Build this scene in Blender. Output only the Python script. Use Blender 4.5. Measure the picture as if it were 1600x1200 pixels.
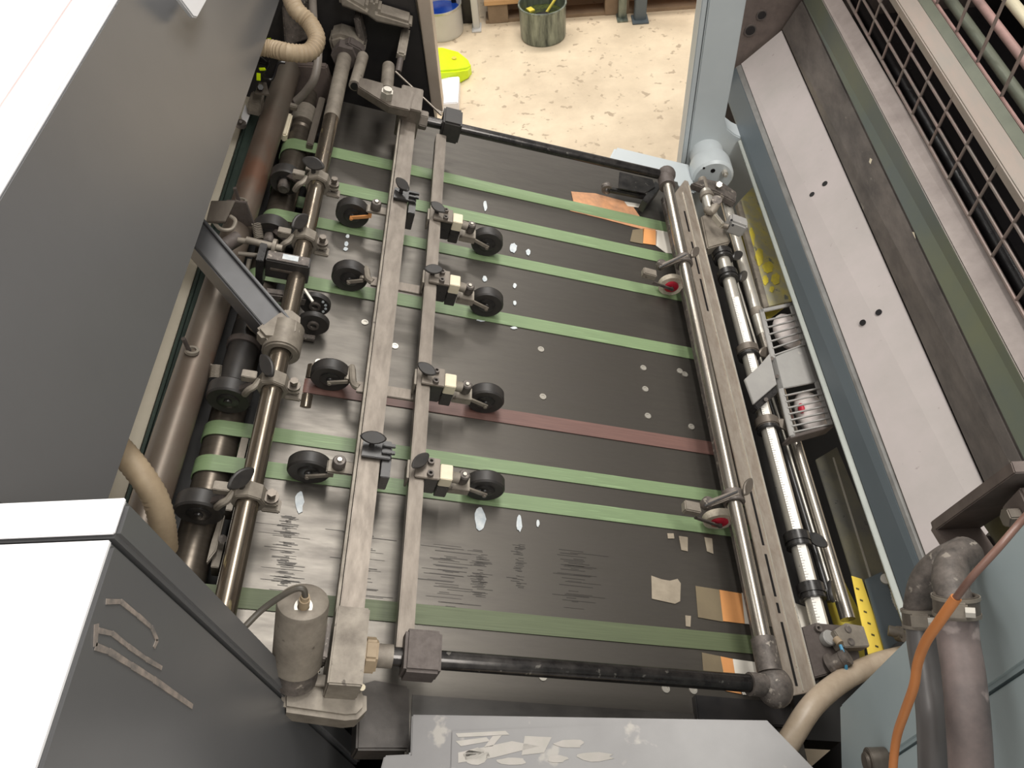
import bpy, math, random
from mathutils import Vector, Matrix, Euler
random.seed(7)
V = Vector
for o in list(bpy.data.objects): bpy.data.objects.remove(o)
SC = bpy.context.scene
COL = SC.collection

# ------------------------------------------------------------------ camera
F = 1205.0
def _d(px, py): return V((px-800.0, py-600.0, F)).normalized()
_v = _d(775, -985)
_g = _d(900, 1495); _g = (_g-_v*_g.dot(_v)).normalized()
RX = _v.cross(-_g); RY = _v; RZ = -_g
def ray(px, py):
    d = _d(px, py); return V((RX.dot(d), RY.dot(d), RZ.dot(d)))
_u = ray(5875, 1449)
TILT = math.atan2(-_u.z, _u.x)                     # feed board falls 20 degrees to the right
NB = V((math.sin(TILT), 0, math.cos(TILT)))
UB = V((math.cos(TILT), 0, -math.sin(TILT)))
HC = 1.1
CAM = NB*HC
cam = bpy.data.objects.new('camera', bpy.data.cameras.new('camera')); COL.objects.link(cam)
cam.data.sensor_width = 36; cam.data.lens = 36*F/1600; cam.data.clip_start = 0.02
_r = V((RX.x, RY.x, RZ.x)); _dn = V((RX.y, RY.y, RZ.y)); _f = V((RX.z, RY.z, RZ.z))
m4 = Matrix((( _r.x, -_dn.x, -_f.x, CAM.x), (_r.y, -_dn.y, -_f.y, CAM.y), (_r.z, -_dn.z, -_f.z, CAM.z), (0, 0, 0, 1)))
cam.matrix_world = m4
SC.camera = cam

# ------------------------------------------------------------------ light and exposure
SC.view_settings.view_transform = 'Standard'; SC.view_settings.look = 'None'
SC.view_settings.gamma = 1; SC.view_settings.use_curve_mapping = False
SC.view_settings.exposure = 0.0
w = bpy.data.worlds.new('hall'); SC.world = w; w.use_nodes = True
w.node_tree.nodes['Background'].inputs[0].default_value = (1.0, 0.965, 0.92, 1)
w.node_tree.nodes['Background'].inputs[1].default_value = 0.62
def area(name, loc, sx, sy, power, col=(1, .965, .915), rot=(0, 0, 0)):
    l = bpy.data.lights.new(name, 'AREA'); l.shape = 'RECTANGLE'; l.size = sx; l.size_y = sy
    l.energy = power; l.color = col
    o = bpy.data.objects.new(name, l); COL.objects.link(o); o.location = loc; o.rotation_euler = rot
    return o
area('ceiling_and_fill_lamp', (1.15, 1.9, 3.0), .7, 2.4, 84)
area('ceiling_and_fill_lamp', (-1.6, 0.6, 3.1), .5, 2.6, 40)
area('ceiling_and_fill_lamp', (1.9, -0.9, 3.1), .5, 2.4, 90)  # unseen fill light added to brighten the side panel of the hood
area('ceiling_and_fill_lamp', (0.4, 4.6, 3.0), 2.8, .5, 110)

# ------------------------------------------------------------------ measuring helpers
def HZ(px, py, z): r = ray(px, py); return CAM+r*((z-CAM.z)/r.z)
def YP(px, py, y): r = ray(px, py); return CAM+r*((y-CAM.y)/r.y)
def XP(px, py, x): r = ray(px, py); return CAM+r*((x-CAM.x)/r.x)
def BD(px, py, h=0.0):                             # point at height h over the feed board, in board axes
    r = ray(px, py); p = CAM+r*((h-HC)/r.dot(NB)); return V((p.dot(UB), p.y, h))
MBOARD = Matrix(((UB.x, 0, NB.x, 0), (0, 1, 0, 0), (UB.z, 0, NB.z, 0), (0, 0, 0, 1)))
SPACE = {'B': MBOARD, 'W': Matrix.Identity(4)}

# ------------------------------------------------------------------ materials
def S(r, g, b):
    f = lambda c: (c/255/12.92) if c/255 <= .04045 else ((c/255+.055)/1.055)**2.4
    return (f(r), f(g), f(b), 1)
MATS = {}
def pm(name, rgb, rough=.5, metal=0., alt=None, amt=.5, scale=30, rvar=.1, bump=.0, stretch=(1, 1, 1), spots=None, spot_amt=.62, spot_scale=120, spec=.5, coat=0):
    m = bpy.data.materials.new(name); m.use_nodes = True; nt = m.node_tree; N = nt.nodes; L = nt.links
    b = N['Principled BSDF']; b.inputs['Metallic'].default_value = metal
    b.inputs['Specular IOR Level'].default_value = spec
    b.inputs['Coat Weight'].default_value = coat
    tc = N.new('ShaderNodeTexCoord'); mp = N.new('ShaderNodeMapping'); L.new(tc.outputs['Object'], mp.inputs[0])
    mp.inputs['Scale'].default_value = stretch
    n = N.new('ShaderNodeTexNoise'); n.inputs['Scale'].default_value = scale; n.inputs['Detail'].default_value = 6; n.inputs['Roughness'].default_value = .65
    L.new(mp.outputs[0], n.inputs['Vector'])
    cr = N.new('ShaderNodeMapRange'); cr.inputs[1].default_value = .35; cr.inputs[2].default_value = .7
    L.new(n.outputs[0], cr.inputs[0])
    mx = N.new('ShaderNodeMix'); mx.data_type = 'RGBA'
    a = S(*rgb); c = S(*alt) if alt else tuple(x*.75 for x in a[:3])+(1,)
    mx.inputs[6].default_value = a; mx.inputs[7].default_value = c
    ml = N.new('ShaderNodeMath'); ml.operation = 'MULTIPLY'; ml.inputs[1].default_value = amt
    L.new(cr.outputs[0], ml.inputs[0]); L.new(ml.outputs[0], mx.inputs[0])
    out = mx.outputs[2]
    if spots:
        n2 = N.new('ShaderNodeTexNoise'); n2.inputs['Scale'].default_value = spot_scale; n2.inputs['Detail'].default_value = 4
        L.new(mp.outputs[0], n2.inputs['Vector'])
        gt = N.new('ShaderNodeMapRange'); gt.inputs[1].default_value = spot_amt; gt.inputs[2].default_value = spot_amt+.05
        L.new(n2.outputs[0], gt.inputs[0])
        m2 = N.new('ShaderNodeMix'); m2.data_type = 'RGBA'; L.new(gt.outputs[0], m2.inputs[0]); L.new(out, m2.inputs[6]); m2.inputs[7].default_value = S(*spots)
        out = m2.outputs[2]
    L.new(out, b.inputs['Base Color'])
    rr = N.new('ShaderNodeMapRange'); rr.inputs[3].default_value = max(0.03, rough-rvar); rr.inputs[4].default_value = min(1, rough+rvar)
    L.new(n.outputs[0], rr.inputs[0]); L.new(rr.outputs[0], b.inputs['Roughness'])
    if bump:
        bp = N.new('ShaderNodeBump'); bp.inputs['Strength'].default_value = bump; bp.inputs['Distance'].default_value = .002
        L.new(n.outputs[0], bp.inputs['Height']); L.new(bp.outputs[0], b.inputs['Normal'])
    MATS[name] = m; return m
board_m = pm('board_steel', (98, 94, 88), .36, .7, alt=(80, 76, 72), amt=.7, scale=7, rvar=.12, stretch=(1.6, 9, 1), spots=(122, 118, 110), spot_amt=.75, spot_scale=60)
belt_m = pm('belt_green', (120, 140, 102), .5, 0, alt=(98, 118, 84), amt=.7, scale=14, rvar=.1, stretch=(.6, 30, 1), spots=(134, 158, 116), spot_amt=.6, spot_scale=14)
beltdark_m = pm('belt_olive', (92, 102, 72), .55, 0, alt=(74, 82, 58), amt=.7, scale=14, stretch=(.6, 30, 1))
beltred_m = pm('belt_brown', (112, 82, 74), .5, 0, alt=(86, 62, 58), amt=.7, scale=14, stretch=(.8, 20, 1))
rail_m = pm('rail_steel', (116, 108, 99), .4, .5, alt=(92, 84, 76), amt=.8, scale=12, stretch=(6, 1.6, 6), bump=.05)
dusty_m = pm('dusty_metal', (144, 136, 124), .55, .25, alt=(104, 96, 87), amt=.9, scale=26, bump=.15, spots=(84, 76, 68), spot_amt=.68, spot_scale=60)
chrome_m = pm('worn_chrome', (172, 166, 156), .25, .85, alt=(122, 112, 102), amt=.7, scale=14, rvar=.12, stretch=(8, 1, 8))
charcoal_m = pm('charcoal_metal', (74, 74, 76), .4, .1, alt=(62, 61, 62), amt=.5, scale=12)
blockbrown_m = pm('brown_black', (62, 56, 51), .5, .1, alt=(48, 44, 40), amt=.6, scale=60, bump=.2)
edge_m = pm('bare_edge', (206, 192, 176), .35, .4, alt=(170, 150, 134), amt=.6, scale=6)
apron_m = pm('dark_apron_steel', (44, 41, 39), .42, .1, alt=(78, 74, 69), amt=.8, scale=7, stretch=(1, 2, 1), rvar=.15, spots=(150, 146, 138), spot_amt=.72, spot_scale=30)
darkchrome_m = pm('oily_steel', (140, 130, 116), .24, .85, alt=(88, 76, 66), amt=.8, scale=10, rvar=.12, stretch=(8, 1.5, 8), spots=(190, 176, 136), spot_amt=.66, spot_scale=10)
black_rod_m = pm('black_rod', (44, 42, 42), .2, .6, alt=(90, 86, 82), amt=.5, scale=40, rvar=.15, spots=(120, 116, 110), spot_amt=.66, spot_scale=70)
rubber_m = pm('black_rubber', (42, 40, 39), .48, 0, alt=(58, 54, 50), amt=.7, scale=60, rvar=.1)
blackplastic_m = pm('black_plastic', (32, 31, 31), .3, 0, alt=(60, 57, 54), amt=.6, scale=60, rvar=.12)
cast_m = pm('brown_cast', (92, 84, 80), .62, .2, alt=(70, 62, 58), amt=.6, scale=90, bump=.3)
castgrey_m = pm('mottled_cast', (112, 104, 98), .55, .3, alt=(62, 58, 55), amt=.9, scale=70, bump=.3, spots=(150, 142, 132), spot_amt=.62, spot_scale=90)
cream_m = pm('cream_block', (214, 204, 180), .6, 0, alt=(190, 178, 152), amt=.6, scale=40)
pipe_m = pm('rusty_pipe', (116, 108, 98), .42, .45, alt=(98, 78, 66), amt=.8, scale=7, stretch=(1, .6, 1), rvar=.12, spots=(112, 82, 66), spot_amt=.62, spot_scale=5)
roller_m = pm('drive_roller', (108, 100, 90), .35, .7, alt=(78, 70, 62), amt=.6, scale=20, stretch=(1, 5, 1))
greenrail_m = pm('green_rail', (70, 84, 76), .5, .2, alt=(44, 52, 48), amt=.7, scale=14, stretch=(4, 1, 4))
blackcast_m = pm('black_oily', (34, 33, 34), .4, .1, alt=(58, 54, 52), amt=.6, scale=14, bump=.1)
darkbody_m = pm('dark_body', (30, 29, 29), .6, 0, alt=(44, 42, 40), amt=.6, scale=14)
panel_m = pm('charcoal_paint', (116, 116, 117), .30, .38, alt=(108, 108, 109), amt=.6, scale=3, rvar=.04, spec=1.0)
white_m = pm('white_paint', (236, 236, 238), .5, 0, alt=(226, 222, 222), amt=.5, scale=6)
cream_paint_m = pm('cream_paint', (222, 214, 196), .5, 0, alt=(200, 190, 170), amt=.5, scale=8)
pinkline_m = pm('pink_seam', (196, 178, 176), .6)
blue_m = pm('blue_grey_paint', (184, 190, 192), .4, .05, alt=(168, 176, 178), amt=.5, scale=5, rvar=.05)
bluedark_m = pm('slate_paint', (92, 101, 106), .42, .05, alt=(86, 95, 100), amt=.6, scale=5, rvar=.05)
mauve_m = pm('powder_dust_plate', (178, 169, 167), .62, .05, alt=(164, 158, 154), amt=.8, scale=7, rvar=.06, spots=(146, 138, 134), spot_amt=.7, spot_scale=60)
scuff_m = pm('scuffed_dark', (112, 105, 100), .42, .3, alt=(74, 70, 68), amt=.9, scale=9, stretch=(3, 1, 3), rvar=.15, bump=.1, spots=(142, 136, 126), spot_amt=.68, spot_scale=16)
scuffl_m = pm('scuffed_light', (132, 131, 128), .45, .3, alt=(96, 94, 92), amt=.8, scale=26, stretch=(1, .6, 1))
tealgreen_m = pm('teal_paint', (86, 96, 98), .42, .1, alt=(126, 126, 84), amt=.6, scale=1.6, rvar=.05)
mauve2_m = pm('dusty_mauve', (148, 138, 133), .62, .05, alt=(124, 114, 110), amt=.8, scale=18, bump=.15)
wire_m = pm('guard_wire', (138, 130, 124), .45, .5, alt=(170, 140, 134), amt=.6, scale=30)
guardbar_m = pm('guard_bar', (150, 143, 135), .5, .3, alt=(168, 150, 140), amt=.7, scale=12, stretch=(4, 1, 4))
pink_m = pm('pink_ink_edge', (164, 132, 126), .5, .2, alt=(120, 100, 96), amt=.7, scale=24)
creamroll_m = pm('cream_roller', (214, 206, 178), .35, .1, alt=(170, 160, 140), amt=.6, scale=9, stretch=(6, 1, 6))
greenroll_m = pm('green_bar', (112, 116, 102), .4, .4, alt=(80, 84, 76), amt=.6, scale=10)
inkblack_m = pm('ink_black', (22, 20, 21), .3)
slot_m = pm('slotted_steel', (178, 168, 156), .45, .6, alt=(140, 126, 112), amt=.8, scale=20, stretch=(3, 1, 3), bump=.1)
bright_m = pm('bright_steel', (204, 200, 190), .3, .6, alt=(160, 152, 140), amt=.6, scale=14, rvar=.12)
scale_m = pm('ruler_white', (232, 228, 220), .4)
tick_m = pm('ruler_tick', (90, 86, 82), .5)
lightgrey_m = pm('light_grey_cover', (164, 162, 158), .42, .2, alt=(140, 138, 136), amt=.8, scale=7, spots=(186, 182, 174), spot_amt=.66, spot_scale=30)
stepgrey_m = pm('step_grey', (138, 137, 136), .42, .25, alt=(126, 124, 124), amt=.8, scale=5, spots=(160, 156, 150), spot_amt=.64, spot_scale=24)
edgestrip_m = pm('edge_strip_paint', (140, 144, 138), .45, .2, alt=(120, 124, 120), amt=.5, scale=9)
orange_m = pm('orange_tape', (214, 150, 92), .5, 0, alt=(200, 138, 84), amt=.5, scale=20)
orangeworn_m = pm('worn_orange_tape', (206, 150, 108), .55, 0, alt=(150, 116, 92), amt=.8, scale=30)
olive_m = pm('clear_tape', (124, 112, 90), .35, 0, alt=(108, 96, 78), amt=.7, scale=20)
paper_m = pm('white_paper', (232, 226, 214), .7, 0, alt=(222, 214, 200), amt=.4, scale=12)
beigetape_m = pm('beige_residue', (160, 148, 130), .7, 0, alt=(130, 120, 104), amt=.8, scale=40)
chip_m = pm('pale_residue', (206, 210, 210), .5, 0, alt=(160, 172, 180), amt=.8, scale=90)
bag_m = pm('filter_cloth', (214, 206, 202), .9, 0, alt=(196, 186, 182), amt=.7, scale=40, bump=.3)
red_m = pm('red_plastic', (196, 40, 62), .4)
bristle_m = pm('white_bristle', (206, 196, 178), .8, 0, alt=(170, 158, 140), amt=.7, scale=200, bump=.5)
hose_m = pm('dusty_beige_hose', (160, 142, 116), .6, 0, alt=(130, 112, 90), amt=.7, scale=30)
tan_m = pm('translucent_hose', (176, 160, 140), .4, 0, alt=(142, 124, 104), amt=.8, scale=18)
greyhose_m = pm('grey_hose', (120, 112, 104), .5, 0, alt=(90, 84, 78), amt=.6, scale=20)
darkhose_m = pm('dark_hose', (96, 93, 92), .36, .1, alt=(112, 108, 106), amt=.6, scale=12, bump=.03)
mauvehose_m = pm('dusty_mauve_hose', (132, 118, 114), .5, 0, alt=(84, 78, 77), amt=1, scale=14, bump=.2, spots=(150, 138, 134), spot_amt=.62, spot_scale=30)
cable_m = pm('orange_cable', (200, 128, 72), .5, 0, alt=(176, 108, 60), amt=.5, scale=20)
brown_m = pm('brown_cable', (128, 96, 84), .4, 0, alt=(90, 66, 58), amt=.6, scale=20)
blacktube_m = pm('black_cable', (60, 56, 50), .45, 0, alt=(96, 88, 76), amt=.6, scale=30)
bluetube_m = pm('blue_tube', (70, 140, 176), .4)
yellow_m = pm('yellow_dust', (226, 206, 70), .6, 0, alt=(176, 164, 84), amt=.8, scale=22)
yellowtape_m = pm('yellow_tape', (232, 204, 84), .5, 0, alt=(216, 186, 74), amt=.6, scale=20)
dusty_clear_m = pm('powdered_plate', (168, 166, 154), .4, .1, alt=(214, 198, 92), amt=1, scale=16, rvar=.12, spots=(120, 122, 116), spot_amt=.6, spot_scale=28)
dusty_dark_m = pm('smoky_plate', (92, 92, 90), .3, .3, alt=(128, 122, 96), amt=.8, scale=9, rvar=.12)
teal_m = pm('teal_cover', (176, 190, 193), .4, .0, alt=(164, 178, 182), amt=.6, scale=6, rvar=.06, spots=(80, 88, 90), spot_amt=.77, spot_scale=30)
mauveframe_m = pm('mauve_frame', (112, 100, 94), .55, .2, alt=(84, 74, 70), amt=.7, scale=30, bump=.2)
olivein_m = pm('olive_inside', (84, 78, 46), .5, 0, alt=(60, 56, 36), amt=.8, scale=18)
neon_m = pm('neon_yellow', (214, 240, 20), .4, 0, alt=(196, 222, 10), amt=.5, scale=20)
wood_m = pm('pallet_wood', (206, 164, 116), .65, 0, alt=(176, 132, 88), amt=.7, scale=8, stretch=(1, 12, 12))
woodgrey_m = pm('pallet_block', (150, 128, 104), .7, 0, alt=(120, 100, 80), amt=.7, scale=10)
can_m = pm('inky_can', (150, 158, 146), .4, .6, alt=(60, 66, 62), amt=.95, scale=11, stretch=(3, 3, .5))
canwhite_m = pm('pale_can', (202, 200, 196), .4, .2, alt=(190, 186, 182), amt=.5, scale=9)
inkblue_m = pm('blue_ink', (20, 50, 130), .2, 0, alt=(40, 90, 170), amt=.5, scale=12)
ink_m = pm('dark_ink', (40, 44, 34), .25, 0, alt=(120, 130, 40), amt=.5, scale=12)

# floor: pale worn concrete with scuffs
fm = pm('concrete_floor', (226, 208, 180), .55, 0, alt=(194, 176, 150), amt=.9, scale=3.2, rvar=.1, bump=.2, spots=(176, 158, 134), spot_amt=.62, spot_scale=24)

# ------------------------------------------------------------------ mesh builder
class M:
    def __init__(s): s.v = []; s.f = []
    def add(s, vs, fs):
        b = len(s.v); s.v += [V(p) for p in vs]; s.f += [tuple(i+b for i in f) for f in fs]; return s
    def box(s, c, d, R=None):
        c = V(c); vs = []
        for z in (-.5, .5):
            for y in (-.5, .5):
                for x in (-.5, .5):
                    p = V((x*d[0], y*d[1], z*d[2]));
                    if R: p = R @ p
                    vs.append(c+p)
        return s.add(vs, [(0, 2, 3, 1), (4, 5, 7, 6), (0, 1, 5, 4), (2, 6, 7, 3), (0, 4, 6, 2), (1, 3, 7, 5)])
    def bx(s, x0, x1, y0, y1, z0, z1): return s.box(((x0+x1)/2, (y0+y1)/2, (z0+z1)/2), (x1-x0, y1-y0, z1-z0))
    def beam(s, p0, p1, wd, th, up=(0, 0, 1)):
        p0 = V(p0); p1 = V(p1); x = (p1-p0).normalized(); y = V(up).cross(x).normalized(); z = x.cross(y)
        R = Matrix((x, y, z)).transposed()
        return s.box((p0+p1)/2, ((p1-p0).length, wd, th), R)
    def frame(s, ax):
        ax = V(ax).normalized(); t = V((0, 0, 1)) if abs(ax.z) < .9 else V((1, 0, 0))
        a = ax.cross(t).normalized(); return a, ax.cross(a)
    def cyl(s, p0, p1, r, n=20, r1=None):
        p0 = V(p0); p1 = V(p1); r1 = r if r1 is None else r1; a, b = s.frame(p1-p0)
        ring = lambda p, q: [p+(a*math.cos(2*math.pi*i/n)+b*math.sin(2*math.pi*i/n))*q for i in range(n)]
        vs = ring(p0, r)+ring(p1, r1)
        fs = [(i, i+n, (i+1) % n+n, (i+1) % n) for i in range(n)]+[tuple(range(n)), tuple(reversed(range(n, 2*n)))]
        return s.add(vs, fs)
    def lathe(s, p, ax, prof, n=28):
        p = V(p); ax = V(ax).normalized(); a, b = s.frame(ax); vs = []; k = len(prof)
        for r, t in prof:
            vs += [p+ax*t+(a*math.cos(2*math.pi*i/n)+b*math.sin(2*math.pi*i/n))*max(r, 1e-5) for i in range(n)]
        fs = []
        for j in range(k-1):
            for i in range(n): fs.append((j*n+i, (j+1)*n+i, (j+1)*n+(i+1) % n, j*n+(i+1) % n))
        fs += [tuple(range(n)), tuple(reversed(range((k-1)*n, k*n)))]
        return s.add(vs, fs)
    def ring(s, p, ax, ro, ri, w, n=28):
        p = V(p); h = w/2; a, b = s.frame(ax); ax = V(ax).normalized(); vs = []
        for r, t in ((ro, -h), (ro, h), (ri, h), (ri, -h)):
            vs += [p+ax*t+(a*math.cos(2*math.pi*i/n)+b*math.sin(2*math.pi*i/n))*r for i in range(n)]
        fs = []
        for j in range(4):
            for i in range(n): fs.append((j*n+i, ((j+1) % 4)*n+i, ((j+1) % 4)*n+(i+1) % n, j*n+(i+1) % n))
        return s.add(vs, fs)
    def tube(s, pts, r, n=12, sub=6, ridge=None):
        pts = [V(p) for p in pts]; P = []
        for i in range(len(pts)-1):
            p0 = pts[max(i-1, 0)]; p1 = pts[i]; p2 = pts[i+1]; p3 = pts[min(i+2, len(pts)-1)]
            for k in range(sub):
                t = k/sub
                P.append(.5*((2*p1)+(p2-p0)*t+(2*p0-5*p1+4*p2-p3)*t*t+(3*p1-p0-3*p2+p3)*t**3))
        P.append(pts[-1])
        if ridge:
            step = ridge[0]; Q = [P[0]]; acc = 0
            for i in range(1, len(P)):
                seg = (P[i]-P[i-1]).length; d = 0
                while acc+seg-d >= step:
                    d += step-acc; acc = 0; Q.append(P[i-1].lerp(P[i], d/seg))
                acc += seg-d
            P = Q
        vs = []; T = (P[1]-P[0]).normalized(); a, b = s.frame(T)
        for i, p in enumerate(P):
            t = (P[min(i+1, len(P)-1)]-P[max(i-1, 0)]).normalized()
            a = (a-t*a.dot(t)).normalized(); b = t.cross(a)
            rr = r if not ridge else (r if i % 2 else r*ridge[1])
            vs += [p+(a*math.cos(2*math.pi*j/n)+b*math.sin(2*math.pi*j/n))*rr for j in range(n)]
        fs = []
        for i in range(len(P)-1):
            for j in range(n): fs.append((i*n+j, i*n+(j+1) % n, (i+1)*n+(j+1) % n, (i+1)*n+j))
        fs += [tuple(reversed(range(n))), tuple(range((len(P)-1)*n, len(P)*n))]
        return s.add(vs, fs)
    def prism(s, poly, ext):
        n = len(poly); poly = [V(p) for p in poly]; e = V(ext)
        vs = poly+[p+e for p in poly]
        return s.add(vs, [tuple(reversed(range(n))), tuple(range(n, 2*n))]+[(i, (i+1) % n, (i+1) % n+n, i+n) for i in range(n)])
    def ell(s, c, r, R=None, n=20, k=10):
        c = V(c); vs = []; fs = []
        for j in range(1, k):
            th = math.pi*j/k
            for i in range(n):
                p = V((r[0]*math.sin(th)*math.cos(2*math.pi*i/n), r[1]*math.sin(th)*math.sin(2*math.pi*i/n), r[2]*math.cos(th)))
                vs.append(c+(R @ p if R else p))
        t = V((0, 0, r[2])); t = R @ t if R else t
        vs += [c+t, c-t]; a = len(vs)-2
        for j in range(k-2):
            for i in range(n): fs.append((j*n+i, (j+1)*n+i, (j+1)*n+(i+1) % n, j*n+(i+1) % n))
        for i in range(n): fs.append((a, i, (i+1) % n)); fs.append((a+1, (k-2)*n+(i+1) % n, (k-2)*n+i))
        return s.add(vs, fs)
    def leaf(s, c, lx, wy, th, R=None):            # paddle of a thumb screw: pointed oval with thickness
        n = 18; c = V(c); vs = []
        for z, q in ((-.5, .86), (-.2, 1), (.2, 1), (.5, .86)):
            for i in range(n):
                a = 2*math.pi*i/n; x = math.cos(a); y = math.sin(a)
                p = V((lx/2*x*q, wy/2*y*(1-.25*x*x)*q, z*th)); vs.append(c+(R @ p if R else p))
        fs = [tuple(reversed(range(n))), tuple(range(3*n, 4*n))]
        for j in range(3):
            for i in range(n): fs.append((j*n+i, j*n+(i+1) % n, (j+1)*n+(i+1) % n, (j+1)*n+i))
        return s.add(vs, fs)
    def mesh(s, name, mat, off, bevel=0, smooth=True):
        me = bpy.data.meshes.new(name); me.from_pydata([tuple(p-off) for p in s.v], [], s.f); me.materials.append(mat)
        me.validate(); me.update()
        import bmesh
        bm = bmesh.new(); bm.from_mesh(me); bmesh.ops.recalc_face_normals(bm, faces=bm.faces)
        if bevel:
            ed = [e for e in bm.edges if len(e.link_faces) == 2 and e.calc_face_angle(0) > .9]
            bmesh.ops.bevel(bm, geom=ed, offset=bevel, segments=2, affect='EDGES', clamp_overlap=True)
        bm.to_mesh(me); bm.free()
        if smooth:
            me.shade_smooth(); me.set_sharp_from_angle(angle=math.radians(32))
        return me
ORG = {}
def thing(name, label, cat, o=(0, 0, 0), sp='B', group=None):
    e = bpy.data.objects.new(name, None); COL.objects.link(e); e.empty_display_size = .02
    e.matrix_world = SPACE[sp] @ Matrix.Translation(V(o)); e['label'] = label; e['category'] = cat
    if group: e['group'] = group
    ORG[e.name] = V(o); e['sp'] = sp; return e
def part(name, m, mat, parent, bevel=0, label=None, smooth=True, kind=None):
    top = parent
    while top.parent: top = top.parent
    o = bpy.data.objects.new(name, m.mesh(name, mat, ORG[top.name], bevel, smooth)); COL.objects.link(o); o.parent = parent
    if label: o['label'] = label
    if kind: o['kind'] = kind
    return o
def solo(name, m, mat, label=None, cat=None, o=None, sp='B', bevel=0, group=None, kind=None, smooth=True):
    if o is None:
        c = sum(m.v, V())/len(m.v); o = V((c.x, c.y, min(p.z for p in m.v)))
    ob = bpy.data.objects.new(name, m.mesh(name, mat, V(o), bevel, smooth)); COL.objects.link(ob)
    ob.matrix_world = SPACE[sp] @ Matrix.Translation(V(o)); ORG[ob.name] = V(o)
    if label: ob['label'] = label
    if cat: ob['category'] = cat
    if group: ob['group'] = group
    if kind: ob['kind'] = kind
    return ob
def dup(root, delta, label, group=None):
    sp = root['sp'] if 'sp' in root else 'B'
    r = root.copy(); COL.objects.link(r); r.matrix_world = SPACE[sp] @ Matrix.Translation(ORG[root.name]+V(delta)); r['label'] = label
    ORG[r.name] = ORG[root.name]+V(delta)
    for ch in list(root.children):
        c = ch.copy(); COL.objects.link(c); c.parent = r
        for g in list(ch.children):
            d = g.copy(); COL.objects.link(d); d.parent = c
    return r
def rz(a): return Matrix.Rotation(math.radians(a), 3, 'Z')
def rot(a, ax): return Matrix.Rotation(math.radians(a), 3, ax)

# ================================================================== LARGE STRUCTURE
FLZ = -1.05
solo('floor', M().bx(-6, 7, -3, 9, FLZ-.1, FLZ), fm, kind='structure', sp='W', smooth=False)

# black body box added so the gaps under the board look dark
solo('press_base_filler', M().bx(-.9, .60, .32, 1.60, FLZ, -.34), darkbody_m, 'black machine body box added to darken the gaps below the sloping feed board', 'machine base', sp='W', bevel=.01)

# feed board
BL, BRr, BN, BF = -.105, .79, .215, 1.625
bt = thing('feed_board', 'large dark steel feed board crossed by green belts and stained with residue', 'feed board', (.33, .9, -.03))
part('board_plate', M().prism([(BL, .325, 0), (.05, .325, 0), (.05, .292, 0), (.172, .288, 0), (.176, BN, 0), (BRr, BN, 0), (BRr, BF, 0), (BL, BF, 0)], (0, 0, -.03)), board_m, bt, bevel=.002)
ms = [(770, 540, 0), (845, 546, 0), (1005, 575, 0), (1070, 585, 0), (848, 620, 0), (1008, 608, 0), (1012, 650, 0), (1080, 667, 0), (617, 541, 0), (570, 504, 0), (498, 566, 0), (1062, 580, 0), (848, 1057, 0), (1040, 1076, 0), (1083, 1078, 0), (500, 566, 0)]
for i, (x, y, h) in enumerate(ms[1:-1]):
    p = BD(x, y, 0); m = M().ring(p+V((0, 0, .0008)), (0, 0, 1), .0065, .0035, .0016, 16).cyl(p+V((0, 0, -.001)), p+V((0, 0, .0008)), .0034, 10)
    part('screw', m, bright_m, bt)
def patch(name, pts, mat, h=.0009, th=.0009, label=None):
    part(name, M().prism([BD(x, y, 0)+V((0, 0, h)) for x, y in pts], (0, 0, th)), mat, bt, label=label, smooth=False)
def blob(c, rx, ry, seed, n=14):
    rn = random.Random(seed); return [(c[0]+rx*math.cos(2*math.pi*i/n)*rn.uniform(.7, 1.1), c[1]+ry*math.sin(2*math.pi*i/n)*rn.uniform(.8, 1.1)) for i in range(n)]
for i, (c, rx, ry) in enumerate([((750, 812), 9, 19), ((811, 818), 5, 14), ((468, 785), 7, 19), ((802, 388), 6, 8), ((825, 395), 4, 5), ((757, 436), 4, 5), ((804, 447), 3, 4), ((804, 474), 3, 4), ((541, 382), 4, 4), ((540, 390), 4, 3), ((543, 370), 3, 3), ((758, 322), 3, 9), ((840, 818), 3, 6), ((752, 736), 3, 3), ((803, 513), 6, 2), ((753, 500), 10, 3)]):
    patch('glue_residue', blob(c, rx, ry, i), chip_m)
m = M(); rn = random.Random(3)
def hatch(px0, y0, y1, n, wmin, wmax, dx=0):
    for k in range(n):
        y = y0+(y1-y0)*rn.random(); x = px0+dx*(y-y0)/(y1-y0)+rn.gauss(0, 3); p = BD(x, y, .0003); l = rn.uniform(wmin, wmax)
        m.box(p+V((rn.gauss(0, l*.2), 0, 0)), (l, rn.uniform(.0004, .0013), .0003))
hatch(452, 805, 915, 70, .004, .026, -6); hatch(750, 860, 935, 60, .004, .026); hatch(811, 850, 920, 40, .003, .018)
hatch(560, 830, 940, 26, .01, .06); hatch(700, 850, 960, 40, .01, .07); hatch(900, 840, 960, 30, .01, .07); hatch(440, 820, 930, 24, .01, .06)
part('scratch_marks', m, pm('dark_scratch', (64, 60, 56), .45, .4), bt, smooth=False, kind='stuff')
part('near_apron', M().prism([(.18, BN+.002, .0004), (.735, BN+.002, .0004), (.735, .304, .0004), (.18, .304, .0004)], (0, 0, .0012)), apron_m, bt, label='dark speckled strip along the near edge of the board')  # thin strip of darker colour laid along the near board edge
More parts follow.
